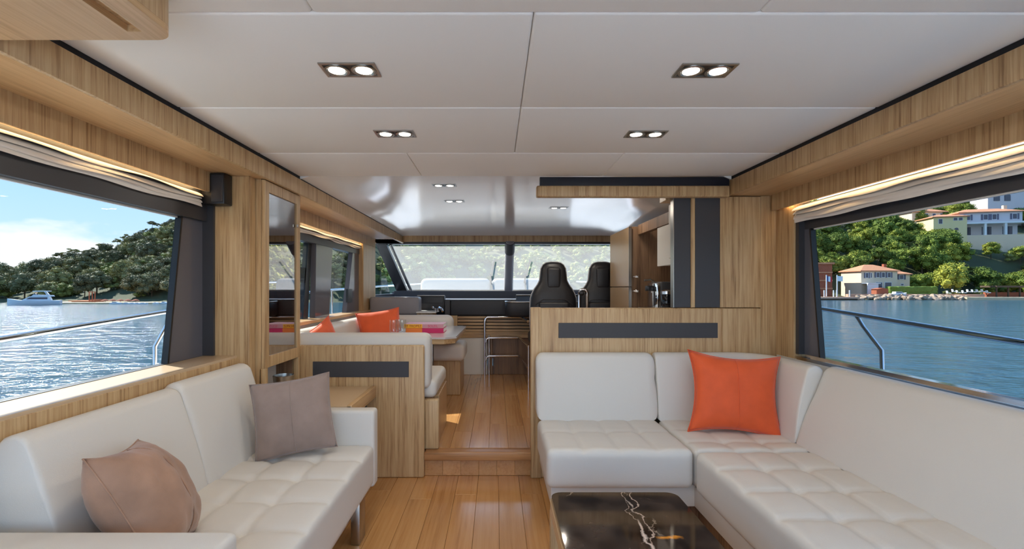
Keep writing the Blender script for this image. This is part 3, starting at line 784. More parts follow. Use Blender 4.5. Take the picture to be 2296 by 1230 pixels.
# ---- wall speaker
sp = thing('wall_speaker', (-1.45, 2.42, 1.68), 'small black box speaker mounted at the left pillar', 'speaker')
obj('housing', MB().bbox(-1.545, -1.425, 2.455, 2.534, 1.69, 1.853, .006, 2), 'black', sp, 40)
obj('grille', MB().bbox(-1.49, -1.43, 2.449, 2.4565, 1.70, 1.843, .002, 1), 'dash', sp)

# ---- partitions
dp = thing('dinette_partition', (-.9, 3.1, 0), 'oak half-height partition behind the left sofa with a charcoal inlay', 'partition')
obj('panel', MB().rbox(-1.50, -.474, 3.082, 3.125, 0, .872, .012, .6, 3), 'wood', dp, 40)
obj('inlay_strip', MB().bbox(-1.203, -.573, 3.076, 3.084, .664, .766, .001, 1), 'charcoal', dp)
gp = thing('galley_partition', (.98, 3.1, 0), 'oak half-height galley partition behind the corner sofa with charcoal inlay', 'partition')
obj('panel', MB().rbox(.229, 1.739, 3.082, 3.135, 0, 1.118, .012, .6, 3), 'wood', gp, 40)
obj('end_post', MB().bbox(.229, .300, 3.076, 3.14, 0, 1.121, .006, 3), 'wood', gp, 40)
obj('inlay_strip', MB().bbox(.412, 1.457, 3.075, 3.084, .922, 1.020, .001, 1), 'charcoal', gp)
obj('corner_panel', MB().bbox(1.487, 1.739, 3.077, 3.084, .0, 1.114, .001, 1), 'wood', gp)
# ---- tall screen at the right of the galley
ts = thing('galley_screen', (1.45, 3.1, 1.12), 'tall oak and charcoal screen standing above the galley partition', 'screen')
obj('oak_panel', MB().bbox(1.476, 1.74, 3.08, 3.14, 1.121, 1.85, .002, 1), 'wood', ts)
obj('charcoal_panel', MB().bbox(1.311, 1.4755, 3.084, 3.14, 1.121, 1.85, .002, 1), 'charcoal', ts)
obj('oak_strip', MB().bbox(1.284, 1.3105, 3.08, 3.14, 1.121, 1.85, .002, 1), 'wood', ts)
obj('charcoal_panel', MB().bbox(1.175, 1.2835, 3.088, 3.14, 1.121, 1.85, .002, 1), 'charcoal', ts)
obj('steel_edge', MB().box(1.170, 1.1745, 3.088, 3.14, 1.121, 1.85), 'brushed', ts)
struct('wall_right_corner', MB().bbox(1.7415, 1.90, 3.082, 3.16, .0, 1.8555, .002, 1), 'wood', 'narrow oak corner panel between the galley screen and the right window')
# ---- cross beam above the galley
cb = thing('cross_beam', (.9, 3.05, 1.84), 'oak cross beam below the ceiling above the galley with black band', 'beam')
obj('beam', MB().rbox(.262, 1.515, 3.025, 3.085, 1.838, 1.912, .012, .6, 3), 'wood', cb, 40)
obj('black_band', MB().box(.285, 1.515, 3.04, 3.08, 1.912, 1.969), plain('midnight_band', rgb(24, 27, 38), .3), cb)

# ---- downlights
def downlight(x, y, z, label, w=.182, h=.098, on=True):
    root = thing('downlight', (x, y, z-.002), label, 'ceiling light', 'twin downlights in the ceiling')
    fr = MB()
    t = .010
    fr.box(x-w/2, x+w/2, y-h/2, y-h/2+t, z-.004, z+.002).box(x-w/2, x+w/2, y+h/2-t, y+h/2, z-.004, z+.002)
    fr.box(x-w/2, x-w/2+t, y-h/2+t, y+h/2-t, z-.004, z+.002).box(x+w/2-t, x+w/2, y-h/2+t, y+h/2-t, z-.004, z+.002)
    obj('frame', fr, 'brushed', root)
    obj('back_plate', MB().box(x-w/2+t, x+w/2-t, y-h/2+t, y+h/2-t, z-.0022, z-.0002), plain('dark_nickel', rgb(92, 86, 80), .3, 1) if 'dark_nickel' not in bpy.data.materials else bpy.data.materials['dark_nickel'], root)
    for s in (-1, 1):
        c = (x+s*w*.245, y, z-.006)
        rg = obj('lamp_ring', MB().lathe([(.041, .004), (.041, 0), (.034, -.001), (.030, .003), (.041, .004)], c, 24, False), 'brushed', root, 40)
        obj('bulb', MB().lathe([(.0, -.0012), (.020, -.0012), (.027, .0008), (.027, .003), (0, .003)], c, 20, False), 'bulb', rg, 60)
        if on: lamp('downlight_lamp', 'AREA', (c[0], y, z-.012), .85, (1, .90, .76), root, shape='DISK', size=.05)
for x, y, l in ((-.48, 1.545, 'twin downlight at the near left of the salon ceiling'), (.69, 1.55, 'twin downlight at the near right of the salon ceiling'),
                (-.47, 2.185, 'twin downlight at the far left of the salon ceiling'), (.70, 2.19, 'twin downlight at the far right of the salon ceiling'),
                (-.48, .28, 'twin downlight above and left of the viewer'), (.69, .28, 'twin downlight above and right of the viewer')):
    downlight(x, y, ZC, l)
downlight(-.40, 3.62, 2.043, 'twin downlight in the glossy headliner above the dinette')
downlight(1.0, 3.95, 2.036, 'unseen twin downlight added to brighten the galley')  # added lamp, hidden by the beam, to brighten the galley cabinets
downlight(.62, 4.62, 2.041, 'twin downlight added behind the helm chairs for more light')  # added lamp to give the forward end more light
downlight(-.38, 4.28, 2.043, 'second twin downlight in the glossy headliner above the dinette')

# =================================================================== DINETTE
ds = thing('dinette_settee', (-1.0, 4.2, Z1), 'U-shaped ivory leather dinette settee around the dining table', 'settee')
obj('back_cushion', MB().rbox(-1.46, -.442, 3.13, 3.29, .565, .942, .05, .08, 5), 'leather', ds, 60)
obj('seat_cushion', MB().rbox(-1.45, -.405, 3.18, 3.83, .497, .622, .045, .08, 5), 'leather', ds, 60)
obj('seat_base', MB().bbox(-1.46, -.40, 3.30, 3.80, Z1, .497, .004, 2), 'wood', ds)
obj('end_panel', MB().bbox(-.50, -.385, 3.145, 3.20, Z1, .50, .012, 3), 'wood', ds, 40)
obj('side_back', MB().rbox(-1.495, -1.36, 3.29, 5.15, .60, .948, .05, .08, 5), 'leather', ds, 60)
obj('side_seat', MB().rbox(-1.36, -.95, 3.83, 4.68, .50, .63, .04, .08, 5), 'leather', ds, 60)
obj('side_base', MB().bbox(-1.46, -.98, 3.8, 4.7, Z1, .50, .004, 2), 'wood', ds)
obj('far_seat', MB().rbox(-1.36, -.315, 4.66, 5.16, .515, .685, .05, .06, 5), 'leather_cool', ds, 60)
obj('far_base', MB().bbox(-1.40, -.362, 4.74, 5.3, Z1, .515, .008, 2), 'wood', ds)
obj('far_back', MB().rbox(-1.45, -.47, 5.14, 5.30, .62, .95, .075, .08, 6), 'leather_cool', ds, 60)
cushion((-1.31, 3.55, .80), rot(72, -12, -20), .40, .36, .12, 'orange', 'orange throw pillow at the near end of the dinette by the display cabinet', 12, 0, .2, .008)
cushion((-1.14, 4.62, .86), rot(18, -20, -8), .43, .36, .13, 'orange', 'orange throw pillow in the far corner of the dinette beside the table', 15, 0, .2, .008)
dt = thing('dining_table', (-.75, 4.4, Z1), 'dinette table with glossy pale top and oak edge', 'table')
tp = [(-.90, 3.86), (-.42, 3.86), (-.335, 3.93), (-.315, 4.98), (-.36, 5.05), (-.90, 5.05)]
obj('table_top', MB().prism(tp, 'z', .826, .842), 'table_white', dt)
obj('oak_edge', MB().prism([(x+(-.008 if x > -.7 else .008), y+(.008 if y < 4.4 else -.008)) for x, y in tp], 'z', .785, .826), 'wood_x', dt)
obj('leg', MB().lathe([(.0, 0), (.16, 0), (.16, .02), (.045, .035), (.045, .60), (.10, .62), (.0, .62)], (-.62, 4.35, Z1), 20, False), 'chrome', dt, 40)
obj('leg', MB().tube([(-.535, 3.90, .79), (-.535, 3.90, Z1)], .012, 8), 'chrome', dt, 40)
# books
def text_mesh(body, size, mt, mat, parent, name='lettering', sx=1):
    cu = bpy.data.curves.new('lettering', 'FONT'); cu.body = body; cu.size = size; cu.extrude = .0004; cu.align_x = 'CENTER'; cu.align_y = 'CENTER'
    t = bpy.data.objects.new('lettering', cu); COL.objects.link(t)
    dg = bpy.context.evaluated_depsgraph_get(); me = bpy.data.meshes.new_from_object(t.evaluated_get(dg))
    mb = MB().add([(v.co.x*sx, v.co.y, v.co.z) for v in me.vertices], [tuple(p.vertices) for p in me.polygons])
    bpy.data.objects.remove(t); bpy.data.meshes.remove(me)
    return obj(name, mb.xf(mt), mat, parent)
M['b_yellow'] = plain('yellow_spine', rgb(246, 184, 40), .5); M['b_pink'] = plain('grey_pink_spine', rgb(206, 150, 160), .5)
M['b_magenta'] = plain('magenta_spine', rgb(204, 28, 96), .45); M['b_orange'] = plain('orange_spine', rgb(240, 130, 50), .5); M['paper'] = plain('book_pages', rgb(238, 232, 222), .9)
M['b_ink'] = plain('dark_red_ink', rgb(150, 40, 30), .6)
def book(x0, x1, xs, z0, z1, y0, y1, ma, mb_, label):
    root = thing('book', ((x0+x1)/2, (y0+y1)/2, z0), label, 'book', 'books on the dining table')
    obj('pages', MB().box(x0+.004, x1-.004, y0+.01, y1-.004, z0+.003, z1-.003), 'paper', root)
    obj('cover', MB().box(x0, x1, y0+.008, y1, z1-.003, z1), mb_, root); obj('cover', MB().box(x0, x1, y0+.008, y1, z0, z0+.003), mb_, root)
    obj('spine', MB().box(x0, xs, y0, y0+.009, z0, z1), ma, root); obj('spine', MB().box(xs, x1, y0, y0+.009, z0, z1), mb_, root)
    return root
yb = 4.22
bk1 = book(-.815, -.473, -.665, .843, .885, yb, yb+.28, 'b_orange', 'b_magenta', 'magenta and orange book lying under the yellow book on the table')
bk2 = book(-.830, -.475, -.665, .886, .922, yb+.01, yb+.28, 'b_yellow', 'b_pink', 'yellow and pink book lying on top of the magenta book')
ft = Matrix.Translation((-.748, yb+.0095, .904)) @ Matrix.Rotation(PI/2, 4, 'X')
text_mesh('ST TROPEZ', .030, ft, 'b_ink', bk2)
text_mesh('SOLEIL', .030, Matrix.Translation((-.570, yb+.0095, .904)) @ Matrix.Rotation(PI/2, 4, 'X'), 'b_magenta', bk2)
for i, (x, y) in enumerate(((-.862, 4.16), (-.905, 4.24), (-.93, 4.12))):
    wine_glass((x+.03, y, .843), ['stemless glass nearest the books on the dining table', 'stemless glass behind the others on the dining table', 'stemless glass farthest from the books on the dining table'][i], 'glasses on the dining table', 1.0, False)

# =================================================================== HELM AND FORWARD END
cc = thing('companion_console', (-1.17, 5.6, .5), 'grey leather-covered console behind the dinette at the left', 'console')
obj('body', MB().rbox(-1.49, -.905, 5.50, 5.72, .93, 1.143, .03, .1, 4), 'grey', cc, 60)
obj('lower_body', MB().bbox(-1.49, -.93, 5.52, 5.83, Z1, .93, .006, 2), 'wood_dark', cc)
obj('white_ledge', MB().bbox(-.93, -.70, 5.45, 5.83, .955, .972, .003, 1), 'white', cc)
obj('ledge_base', MB().bbox(-.93, -.74, 5.50, 5.83, Z1, .955, .003, 1), 'wood', cc)
nv = thing('chart_box', (-.78, 5.9, .97), 'black instrument box beside the grey console', 'instrument')
obj('body', MB().bbox(-.98, -.645, 5.86, 5.995, .973, 1.150, .006, 2), 'dash', nv, 40)
obj('steel_lip', MB().bbox(-.985, -.643, 5.85, 5.87, 1.150, 1.158, .002, 1), 'brushed', nv)
obj('drawer_face', MB().bbox(-.96, -.66, 5.852, 5.862, 1.06, 1.14, .003, 1), 'black', nv)
fc = thing('chrome_tap', (-.68, 5.5, .97), 'small chrome tap on the white ledge behind the settee', 'tap')
obj('spout', MB().tube([(-.685, 5.56, .973), (-.685, 5.56, 1.0), (-.665, 5.52, 1.02), (-.63, 5.46, 1.0), (-.62, 5.44, .975)], .013, 10), 'chrome', fc, 60)
obj('lever', MB().tube([(-.715, 5.56, .973), (-.715, 5.56, 1.0), (-.75, 5.5, 1.025)], .011, 10), 'chrome', fc, 60)
da = thing('dashboard', (.3, 6.1, Z1), 'black leather dashboard under the windshield', 'dashboard')
obj('front', MB().rbox(-.57, 1.75, 5.85, 6.0, .905, 1.100, .015, .3, 3), 'dash', da, 50)
obj('steel_lip', MB().bbox(-.575, 1.75, 5.845, 5.86, 1.100, 1.106, .002, 1), 'brushed', da)
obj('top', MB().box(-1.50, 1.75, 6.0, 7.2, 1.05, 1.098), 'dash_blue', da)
obj('end_cheek', MB().bbox(-.640, -.572, 5.84, 6.0, .905, 1.104, .008, 2), 'charcoal', da)
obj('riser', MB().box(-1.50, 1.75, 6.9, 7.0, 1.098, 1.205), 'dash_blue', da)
hb = thing('forward_bulkhead', (.2, 5.9, Z1), 'slatted oak vent above white and walnut panels below the dashboard', 'bulkhead')
obj('white_panel', MB().bbox(-.60, -.108, 5.86, 5.90, Z1, .626, .003, 1), 'white', hb)
obj('walnut_panel', MB().bbox(-.04, 1.2, 5.88, 5.92, Z1, .626, .003, 1), 'wood_dark', hb)
obj('panel_post', MB().bbox(-.106, -.042, 5.86, 5.90, Z1, .626, .003, 1), 'wood_dark', hb)
obj('lower_band', MB().bbox(-.60, 1.2, 5.85, 5.90, .626, .70, .003, 1), 'wood_x', hb)
obj('vent_back', MB().box(-.60, 1.2, 5.875, 5.90, .70, .905), 'seam', hb)
for i in range(5):
    z = .703+i*.0405; obj('slat', MB().bbox(-.48 if i else -.48, 1.2, 5.855, 5.874, z, z+.030, .002, 1), 'wood_x', hb)
obj('vent_end', MB().bbox(-.60, -.482, 5.853, 5.874, .70, .905, .002, 1), 'wood', hb)
# steel handrails at the steps down
hr = thing('handrail', (.1, 5.75, Z1), 'polished steel guard rail with three bars in front of the slatted vent', 'handrail')
def bar(z, x0, x1, x2, y2, r=.015):
    pts = [(x0, 5.80, z-.055), (x0+.006, 5.80, z-.02), (x0+.03, 5.80, z), (x1-.03, 5.80, z), (x1, 5.78, z), (x2, y2, z)]
    obj('bar', MB().tube(pts, r, 10), 'chrome', hr, 60)
bar(.890, -.135, .315, .345, 5.05, .015); bar(.632, -.125, .293, .342, 4.95); bar(.408, -.125, .293, .342, 4.95)
obj('post', MB().tube([(-.14, 5.80, Z1), (-.14, 5.80, .86)], .015, 10), 'chrome', hr, 60)
obj('post', MB().tube([(-.085, 5.83, Z1), (-.085, 5.83, .66)], .013, 10), 'chrome', hr, 60)
obj('post', MB().tube([(.345, 4.96, Z1), (.345, 4.96, .64)], .013, 10), 'chrome', hr, 60)
# helm console
hc = thing('helm_console', (.6, 5.7, .8), 'dark helm console with a bright steel rim beside the first helm seat', 'console')
def rr(z, g): return [Vector((x, y, z)) for x, y in rrect(.11-g, 1.1+g, 5.55-g, 5.86+g, .09+g)]
obj('body', MB().loft([rr(.90, -.03), rr(.93, 0), rr(1.06, 0), rr(1.075, -.005)]), 'dash', hc, 50)
obj('steel_rim', MB().tube([(x, y, 1.082) for x, y in rrect(.115, 1.095, 5.555, 5.855, .085)+[rrect(.115, 1.095, 5.555, 5.855, .085)[0]]], .009, 8), 'brushed', hc, 60)
obj('screen_hood', MB().prism([(5.62, 1.075), (5.86, 1.075), (5.86, 1.16), (5.80, 1.16)], 'x', .25, 1.05), 'black', hc)
obj('hood_lip', MB().tube([(.25, 5.80, 1.162), (1.05, 5.80, 1.162)], .008, 8), 'brushed', hc, 60)

def helm_seat(x, y, label):
    root = thing('helm_chair', (x, y+.2, Z1), label, 'chair', 'helm chairs')
    lv = [(.60, .20, .06), (.70, .235, .085), (.85, .252, .095), (1.05, .252, .095), (1.14, .248, .092), (1.19, .232, .088), (1.24, .205, .082), (1.285, .172, .075), (1.33, .150, .070), (1.40, .142, .068), (1.46, .134, .064), (1.50, .112, .055), (1.52, .085, .040), (1.53, .045, .02)]
    def ring(z, w, t, g=0):
        out = []
        for k in range(28):
            a = 2*PI*k/28; c, s = math.cos(a), math.sin(a)
            out.append(Vector((x+math.copysign(abs(c)**.6, c)*(w+g), y+math.copysign(abs(s)**.75, s)*(t+g), z)))
        return out
    obj('backrest', MB().loft([ring(*l) for l in lv]), 'helm', root, 70)
    out = [(x+s*w*1.0, y-.012, z) for s, seq in ((-1, lv), (1, lv[::-1])) for z, w, t in seq]
    obj('piping', MB().tube(out, .007, 6), 'piping', root, 70)
    # padded panels on the back of the shell
    obj('head_panel', MB().rbox(x-.075, x+.075, y-.082, y-.02, 1.24, 1.47, .028, .05, 4), 'helm', root, 60)
    obj('back_panel', MB().rbox(x-.165, x+.165, y-.112, y-.03, .80, 1.10, .03, .08, 4), 'helm', root, 60)
    obj('shoulder_seam', MB().tube([(x-.20, y-.085, 1.07), (x-.12, y-.098, 1.125), (x+.12, y-.098, 1.125), (x+.20, y-.085, 1.07)], .005, 6), 'dash', root, 60)
    obj('seat_cushion', MB().rbox(x-.25, x+.25, y+.02, y+.40, .62, .76, .05, .08, 5), 'helm', root, 60)
    obj('pedestal', MB().lathe([(.0, 0), (.16, 0), (.16, .02), (.06, .05), (.055, .42), (.14, .46), (0, .46)], (x, y+.2, Z1), 20, False), 'brushed', root, 40)
    return root
helm_seat(.622, 5.10, 'black leather helm chair on the left, its back fully in view')
helm_seat(1.150, 5.10, 'black leather helm chair on the right, half hidden by the fridge cabinet')
ar = thing('helm_armrest', (.95, 5.0, Z1), 'polished steel armrest between the two helm chairs', 'grab rail')  # chrome armrest of the helm seats
obj('support', MB().tube([(.885, 4.95, 1.222), (.91, 4.945, 1.232), (.945, 4.94, 1.23), (.96, 4.94, 1.20), (.96, 4.94, Z1)], .018, 10), 'chrome', ar, 60)
obj('pad', MB().rbox(.872, .925, 4.885, 4.98, 1.17, 1.213, .018, .05, 4), 'helm', ar, 60)
obj('support', MB().tube([(.885, 4.95, 1.218), (.876, 4.945, 1.18), (.876, 4.945, Z1)], .013, 10), 'chrome', ar, 60)

# =================================================================== GALLEY
gw = thing('galley_worktop', (1.3, 3.5, Z1), 'pale galley worktop behind the oak partition', 'worktop')
obj('slab', MB().bbox(.95, 1.758, 3.142, 4.10, 1.03, 1.06, .003, 1), 'white', gw)
obj('base_unit', MB().box(1.0, 1.755, 3.15, 4.08, Z1, 1.03), 'wood', gw)
obj('slab', MB().bbox(.305, .949, 3.142, 3.40, 1.03, 1.06, .003, 1), 'white', gw)
obj('base_unit', MB().box(.31, .99, 3.15, 3.38, Z1, 1.03), 'wood', gw)
fr = thing('fridge_cabinet', (1.45, 4.45, Z1), 'tall walnut-toned fridge cabinet beyond the galley worktop', 'cabinet')
obj('body', MB().bbox(1.19, 1.755, 4.125, 4.80, Z1, 1.79, .003, 1), 'wood_dark', fr)
M['fridge'] = plain('satin_bronze_laminate', rgb(164, 138, 106), .22)
for z0, z1 in ((Z1+.06, 1.255), (1.262, 1.787)):
    d_ = obj('door', MB().bbox(1.168, 1.189, 4.115, 4.79, z0, z1, .003, 1), 'fridge', fr)
    obj('door_edge', MB().box(1.166, 1.190, 4.108, 4.1145, z0, z1), 'brushed', d_)
for z in (1.222, 1.348):
    k = obj('knob', MB().tube([(1.205, 4.123, z), (1.205, 4.10, z), (1.225, 4.085, z), (1.24, 4.085, z)], [.006, .008, .013, .012], 10), 'chrome', fr, 60)
u1 = thing('upper_cabinet', (1.45, 3.45, 1.41), 'white overhead galley cupboard farther from the charcoal screen', 'cabinet')
obj('body', MB().bbox(1.268, 1.755, 3.27, 3.63, 1.42, 1.712, .003, 1), 'white', u1)
obj('door', MB().bbox(1.250, 1.267, 3.275, 3.63, 1.415, 1.712, .003, 1), 'white', u1)
obj('oak_fascia', MB().bbox(1.245, 1.29, 3.27, 4.115, 1.714, 1.80, .003, 1), 'wood_dark', u1)
u2 = thing('upper_cabinet', (1.45, 3.2, 1.46), 'white overhead galley cupboard next to the charcoal screen', 'cabinet')
obj('body', MB().bbox(1.222, 1.755, 3.145, 3.262, 1.46, 1.835, .003, 1), 'white', u2)
obj('door', MB().bbox(1.203, 1.221, 3.145, 3.262, 1.455, 1.825, .003, 1), 'white', u2)
obj('oak_top', MB().bbox(1.14, 1.755, 3.145, 3.262, 1.837, 1.90, .003, 1), 'wood', u2)
# coffee machine and jar
cm = thing('coffee_machine', (1.38, 3.85, 1.06), 'compact steel coffee machine on the galley worktop', 'coffee machine')
obj('body', MB().bbox(1.31, 1.45, 3.72, 3.98, 1.062, 1.30, .012, 3), 'charcoal', cm, 40)
obj('steel_front', MB().bbox(1.285, 1.312, 3.73, 3.97, 1.062, 1.29, .006, 2), 'chrome', cm, 40)
obj('spout', MB().bbox(1.235, 1.286, 3.81, 3.89, 1.225, 1.268, .008, 2), 'black', cm, 40)
obj('drip_tray', MB().bbox(1.19, 1.286, 3.77, 3.93, 1.062, 1.088, .004, 2), 'brushed', cm, 40)
obj('lever', MB().tube([(1.30, 3.85, 1.30), (1.27, 3.85, 1.318), (1.22, 3.85, 1.312)], .008, 8), 'brushed', cm, 60)
jr = thing('storage_jar', (1.315, 3.6, 1.06), 'black canister with steel lid on the galley worktop beside the screen', 'jar')
obj('jar_body', MB().lathe([(.0, 0), (.042, 0), (.045, .005), (.045, .135), (.042, .14), (0, .14)], (1.315, 3.6, 1.061), 24, False), plain('black_glass', rgb(22, 24, 32), .06), jr, 40)
obj('lid', MB().lathe([(.0, 0), (.047, 0), (.047, .022), (.030, .034), (0, .034)], (1.315, 3.6, 1.202), 24, False), 'chrome', jr, 40)
# =================================================================== OUTSIDE
ZS = -2.0            # sea level; the eye is 3.25 m above the water
sea = MB(); n = 24
for a, b in ((-1, 1),):
    sea.add([(x, y, ZS) for y in (-400, 900) for x in (-900, 900)], [(0, 1, 3, 2)])
sea.box(-900, 900, -400, 900, ZS-3, ZS-2.9)
tag(obj('sea', sea, 'sea'), 'blue-green sea around the yacht with small ripples', 'sea', kind='stuff')

# ---- rails along the decks
def rail(name, pts, stan, label):
    root = thing(name, (pts[0][0], 2, .3), label, 'railing')
    obj('top_rail', MB().tube(pts, .017, 10), 'chrome', root, 60)
    for p in stan: obj('stanchion', MB().tube(p, .013, 8), 'chrome', root, 60)
    for p in stan: obj('foot', MB().lathe([(0, 0), (.03, 0), (.028, .05), (0, .06)], (p[-1][0], p[-1][1], p[-1][2]-.02), 12, False), 'chrome', root, 50)
    return root
rail('deck_railing', [(-2.3, -2.5, .93), (-2.3, .5, .95), (-2.3, 2.17, 1.01), (-2.29, 3.28, 1.085), (-2.27, 4.6, 1.16), (-2.2, 6.2, 1.22), (-2.05, 8.4, 1.28), (-1.7, 11, 1.35)],
     [[(-2.29, 3.30, 1.085), (-2.30, 3.28, 1.0), (-2.33, 3.20, .85), (-2.33, 3.20, .30)]]+[[(-2.3+.02*i, y, z), (-2.3+.02*i, y, .3)] for i, (y, z) in enumerate(((.2, .94), (4.6, 1.16), (5.4, 1.19), (6.4, 1.22), (7.6, 1.26)))], 'polished steel deck railing outside the left windows')
rail('deck_railing', [(2.55, -2.5, .93), (2.55, .5, .95), (2.55, 2.26, .985), (2.55, 3.68, 1.087), (2.53, 5.0, 1.18), (2.45, 6.6, 1.26), (2.3, 9, 1.34), (1.9, 11, 1.4)],
     [[(2.55, 3.32, 1.06), (2.55, 3.25, .98), (2.52, 3.06, .84), (2.52, 3.04, .30)]]+[[(2.55, y, z), (2.55, y, .3)] for y, z in ((.6, .95), (5.0, 1.18), (6.6, 1.26))], 'polished steel deck railing outside the right window')
# ---- foredeck sunpads and wipers
for i, (x, w) in enumerate(((-.72, .62), (.62, .70))):
    t = thing('sunpad', (x, 9.4, 1.0), ['pale sunpad with raised headrest on the left of the foredeck', 'pale sunpad with raised headrest on the right of the foredeck'][i], 'sunpad', 'sunpads on the foredeck')
    obj('mattress', MB().rbox(x-w, x+w, 8.5, 10.6, 1.0, 1.17, .05, .2, 4), 'pad', t, 60)
    obj('headrest', MB().rbox(x-w, x+w, 8.25, 8.55, 1.0, 1.42, .10, .2, 4), 'pad', t, 60)
for i, x in enumerate((-.06, .46)):
    w = thing('windshield_wiper', (x, 7.3, 1.23), ['black wiper on the left windshield pane beside the centre post', 'black wiper on the right windshield pane behind the helm seat'][i], 'wiper', 'windshield wipers')
    obj('arm', MB().tube([(x, 7.28, 1.235), (x-.03, 7.0, 1.46)], .012, 6), 'black', w)
    obj('blade', MB().tube([(x-.03, 7.16, 1.33), (x+.03, 6.74, 1.655)], .010, 6), 'black', w)

# ---- hills as one continuous shore in (u = x/y, depth)
def interp(tab, u):
    if u <= tab[0][0]: return tab[0][1]
    for (a, b), (c, d) in zip(tab[:-1], tab[1:]):
        if u <= c:
            t = (u-a)/(c-a); t = t*t*(3-2*t); return b+(d-b)*t
    return tab[-1][1]
SHORE = [(-1.35, 140), (-1.06, 101), (-.6, 97), (-.3, 104), (0, 190), (.35, 200), (.62, 128), (.75, 124), (1.2, 126), (1.6, 140)]
RIDGE = [(-1.55, -1.5), (-1.25, -.5), (-1.06, 2.0), (-.9, 12), (-.68, 27), (-.5, 35), (-.3, 36), (0, 40), (.35, 42), (.62, 40), (.85, 45), (1.1, 50), (1.6, 50)]
def ground(u, t):
    """t 0 at the water .. 1 at the ridge"""
    ys = interp(SHORE, u); y = ys+t*95; h = interp(RIDGE, u)
    k = interp([(.35, 0), (.6, 1)], u); z = ZS-.4+min(1, t/.05)*1.1+(h-ZS)*max(0, t-.07-.15*k)**(.85-.15*k)
    x = u*y
    z += (1.2*noise.noise(Vector((x*.03, y*.03, 0)))+.6*noise.noise(Vector((x*.1, y*.1, 3))))*min(1, max(0, t-.06)*6)
    return Vector((x, y, z))
us = [-1.6+3.3*i/180 for i in range(181)]; tsx = [-.06, -.02, 0, .03, .05, .07]+[.1+.9*i/22 for i in range(22)]+[.99]
vsx = [ground(u, max(t, 0)) if t >= 0 else ground(u, 0)+Vector((0, t*95, t*30)) for u in us for t in tsx]
nt_ = len(tsx); hm = MB().add(vsx, [(i*nt_+k, (i+1)*nt_+k, (i+1)*nt_+k+1, i*nt_+k+1) for i in range(len(us)-1) for k in range(nt_-1)])
# back side so that the ridge has body
back = [v+Vector((0, 60, -40)) for v in [vsx[i*nt_+nt_-1] for i in range(len(us))]]
o = len(hm.v); hm.v += [tuple(p) for p in back]; hm.f += [(i*nt_+nt_-1, (i+1)*nt_+nt_-1, o+i+1, o+i) for i in range(len(us)-1)]
struct('hillside', hm, 'soil', 'wooded hills rising behind the shore all around the bay', 60)

# ---- trees
def crown(seed, rx, rz, nb, flat=False, fine=80):
    r = random.Random(seed); m = MB()
    ico = bmesh.new(); bmesh.ops.create_icosphere(ico, subdivisions=1, radius=1); iv = [v.co.copy() for v in ico.verts]; ico.verts.index_update(); iff = [[v.index for v in f.verts] for f in ico.faces]; ico.free()
    for b in range(nb):
        a = r.random()*2*PI; h = r.uniform(-.5, 1); q = math.sqrt(max(0, 1-(h*.85)**2))*r.uniform(.35, .95)
        c = Vector((math.cos(a)*q*rx, math.sin(a)*q*rx, rz*(1+h*.75)))
        if flat: c.z = rz*(1.0+.4*r.random()); c.x *= 1.2; c.y *= 1.2
        s = r.uniform(.22, .38)*rx*(1 if not flat else .8)
        m.add([c+Vector((v.x*s*r.uniform(.8, 1.15), v.y*s*r.uniform(.8, 1.15), v.z*s*(.8 if not flat else .4)*r.uniform(.8, 1.15))) for v in iv], iff)
        for k in range(fine):   # leaf sprays around each bough
            d = Vector((r.gauss(0, 1), r.gauss(0, 1), r.gauss(.25, 1))).normalized(); p = c+Vector((d.x*s, d.y*s, d.z*s*(.85 if not flat else .45)))*r.uniform(.95, 1.35)
            t1 = Vector((r.gauss(0, 1), r.gauss(0, 1), r.gauss(0, .7))).normalized()*rx*.062; t2 = t1.cross(d).normalized()*rx*.045
            m.add([p-t1, p+t2, p+t1, p-t2+d*.03*rx], [(0, 1, 2), (0, 2, 3)])
    return m
def tree_proto(seed, rx, rz, nb, leaf, flat=False, trunk_h=1.0):
    m = crown(seed, rx, rz, nb, flat)
    me = bpy.data.meshes.new('tree'); me.from_pydata(m.v, [], m.f); me.materials.append(M[leaf])
    tm = MB().tube([(0, 0, -1.5), (.05*rx, 0, rz*.5), (0, 0, rz*1.1)], [.16, .12, .05], 6)
    tt = bpy.data.meshes.new('trunk'); tt.from_pydata(tm.v, [], tm.f); tt.materials.append(M['trunk'])
    return me, tt
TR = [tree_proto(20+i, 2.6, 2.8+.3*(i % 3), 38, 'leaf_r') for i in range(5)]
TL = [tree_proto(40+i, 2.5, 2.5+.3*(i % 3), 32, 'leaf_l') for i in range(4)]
TP = [tree_proto(60+i, 2.4, 4.2, 12, 'leaf_l', True) for i in range(2)]
TF = [tree_proto(80, 2.6, 2.6, 20, 'leaf_l')]
def plant(proto, p, s, label, group, name='tree', sz=1.0):
    me, tt = proto
    o = bpy.data.objects.new(name, me); o.location = p; o.rotation_euler = (0, 0, R.random()*6.28); o.scale = (s, s, s*sz); COL.objects.link(o)
    tag(o, label, 'tree', group)
    t = bpy.data.objects.new('trunk', tt); COL.objects.link(t); t.parent = o
    return o
HOUSES = [(104, 121.5, 128, 147), (160, 198, 161, 180), (84, 101, 128, 150), (137, 153, 126, 136), (109, 127, 126, 137)]
def clear(p, m=2.5): return not any(a-m < p.x < b+m and c-m < p.y < d+m for a, b, c, d in HOUSES)
cnt = 0; tries = 0
